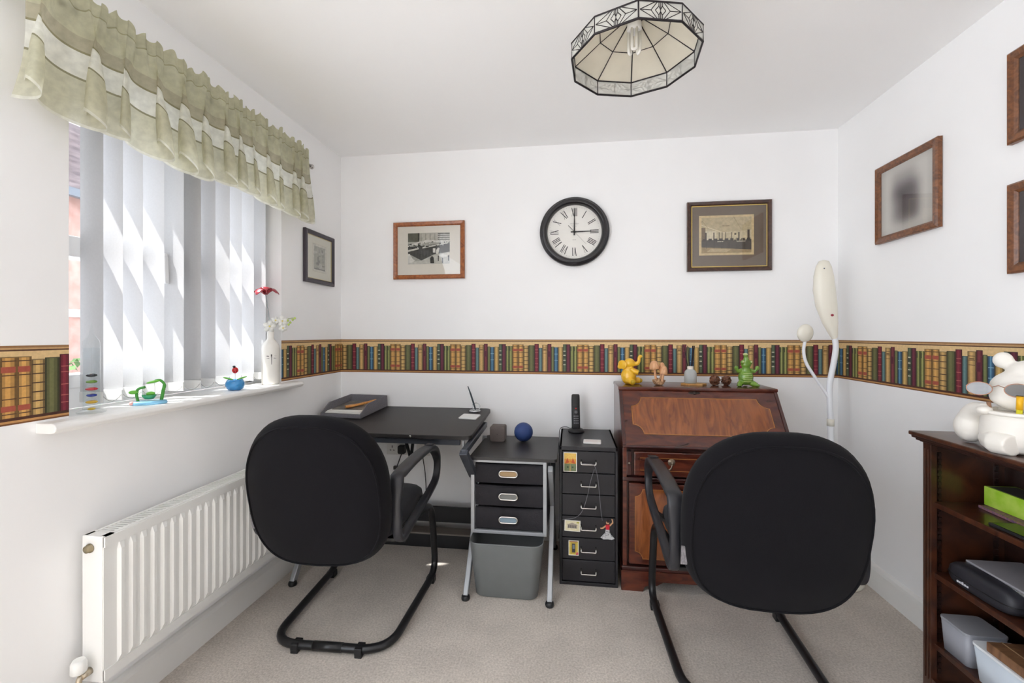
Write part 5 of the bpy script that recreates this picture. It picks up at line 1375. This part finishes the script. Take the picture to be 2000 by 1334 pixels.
# ------------------------------------------------------------------ things inside the bookcase
m_lime=mat('lime_print',(150,196,40),.45,col2=(186,214,92),vscale=22)
t=thing('tissue_box','lime green patterned tissue box on the top shelf','box',(1.407,1.55,.6835))
MB().box(-.047,.045,-.11,.11,0,.062).build('carton',m_lime,t,bevel=.0015)
MB().box(-.040,.038,-.10,.10,.0615,.0628).build('shaded_top',mat('shaded_box_top',(70,70,62),.5),t)  # dark sheet painted in for the shade on the box top
b=MB(); b.X=Matrix.Translation((1.39,1.53,.6745))@Matrix.Rotation(R(-4),4,'Z'); b.box(-.06,.058,-.125,.12,0,.0085); tag(b.build('patterned_notebook',mat('purple_pattern',(96,76,116),.5,col2=(170,120,110),vscale=160),bevel=.001),'purple patterned notebook under the green tissue box','notebook')
b=MB(); b.X=Matrix.Translation((1.285,1.42,.6745))@Matrix.Rotation(R(2),4,'Z'); b.box(-.04,.036,-.085,.085,0,.010); tab=tag(b.build('tablet',m_blackpl,bevel=.003),'black tablet lying at the front of the top shelf','tablet')
b=MB(); b.X=Matrix.Translation((1.285,1.42,.6745))@Matrix.Rotation(R(2),4,'Z'); b.box(-.035,.031,-.078,.078,.010,.0104); o=b.build('screen',mat('glossy_screen',(20,20,24),.05)); o.parent=tab
# black zip case
t=thing('zip_case','black moulded zip case on the middle shelf','case',(1.284,1.55,.4325),R(1))
b=MB(); rows=[]; n=40
for z,k in ((0,.80),(.006,.93),(.02,1),(.034,1.0),(.05,.97),(.062,.86),(.068,.6),(.069,.2)):
    rows.append(b.av([(x*k,y*k,z) for x,y in super_ring(.088,.225,4,n)]))
for A,B in zip(rows,rows[1:]):
    for k in range(n): b.af([A+k,A+(k+1)%n,B+(k+1)%n,B+k],True)
b.af([rows[0]+k for k in range(n)][::-1]); b.af([rows[-1]+k for k in range(n)],True)
b.build('shell',mat('black_case_fabric',(38,38,44),.5),t)
MB().tube([(x*1.005,y*1.005,.030) for x,y in super_ring(.088,.225,4,40)],.0022,6,closed=True).build('zip',m_blackpl,t)
b=MB()
for k in range(5): b.box(-.0462,-.044,.05-.0085*k,.0555-.0085*k,.016,.0215 if k!=2 else .024)
b.build('logo_marks',mat('pale_logo',(200,200,206),.5),t)
t=MB(); t.box(1.345,1.452,1.16,1.63,.4325,.492); tag(t.build('document_box',mat('dark_document_box',(44,38,40),.6),bevel=.002),'dark flat document box at the back of the middle shelf','box')
t=thing('laptop','closed silver laptop lying on the dark document box','laptop',(1.366,1.47,.4925))
MB().box(-.08,.082,-.16,.165,0,.009).build('base',m_sv,t,bevel=.002); MB().box(-.08,.082,-.16,.165,.0095,.016).build('lid',mat('silver_lid',(168,166,172),.45,.2),t,bevel=.002)
# tubs on the bottom shelf
def tub(label,x,y,hx,hy,h,m,lidm):
    t=thing('storage_tub',label,'tub',(x,y,.1905),0,'plastic tubs on the bottom shelf')
    b=MB(); rows=[]
    for k,z in ((.9,0),(1,h),(.96,h),(.87,.004)): rows.append(b.av([(px*k,py*k,z) for px,py in rrect(hx,hy,.015,4)]))
    n=len(rrect(hx,hy,.015,4))
    for A,B in zip(rows,rows[1:]):
        for k in range(n): b.af([A+k,A+(k+1)%n,B+(k+1)%n,B+k],True)
    b.af([rows[0]+k for k in range(n)][::-1]); b.af([rows[-1]+k for k in range(n)])
    b.build('body',m,t); MB().prism([(px*1.02,py*1.02,h) for px,py in rrect(hx,hy,.015,4)],(0,0,.008)).build('lid',lidm,t,bevel=.001)
tub('translucent grey plastic tub at the far end of the bottom shelf',1.30,1.625,.06,.055,.10,mat('smoke_tub',(170,172,180),.3,alpha=.8),mat('smoke_lid',(150,152,158),.4))
tub('white and pale blue plastic tub on the bottom shelf',1.29,1.42,.06,.125,.10,mat('pale_tub',(206,216,226),.35),mat('white_lid',(224,228,232),.4))
t=thing('wooden_box_lid','brown flat wooden box resting on the white tub','box',(1.335,1.33,.299))
MB().box(-.10,.10,-.17,.17,0,.028).build('body',wood('brown_flat_box',(96,66,44),(140,102,72),(3,12,3),3,.5,.1),t,bevel=.002)
for dx in (-.06,.06): MB().box(dx-.002,dx+.002,-.17,.17,.028,.0285).build('groove_line',mat('pale_groove',(176,146,112),.5),t)
t=MB(); t.box(1.40,1.445,1.52,1.57,.1905,.36); tag(t.build('small_carton',mat('red_teal_print',(176,60,56),.5,col2=(80,150,150),vscale=60),bevel=.001),'small red and teal printed carton at the back of the bottom shelf','carton')
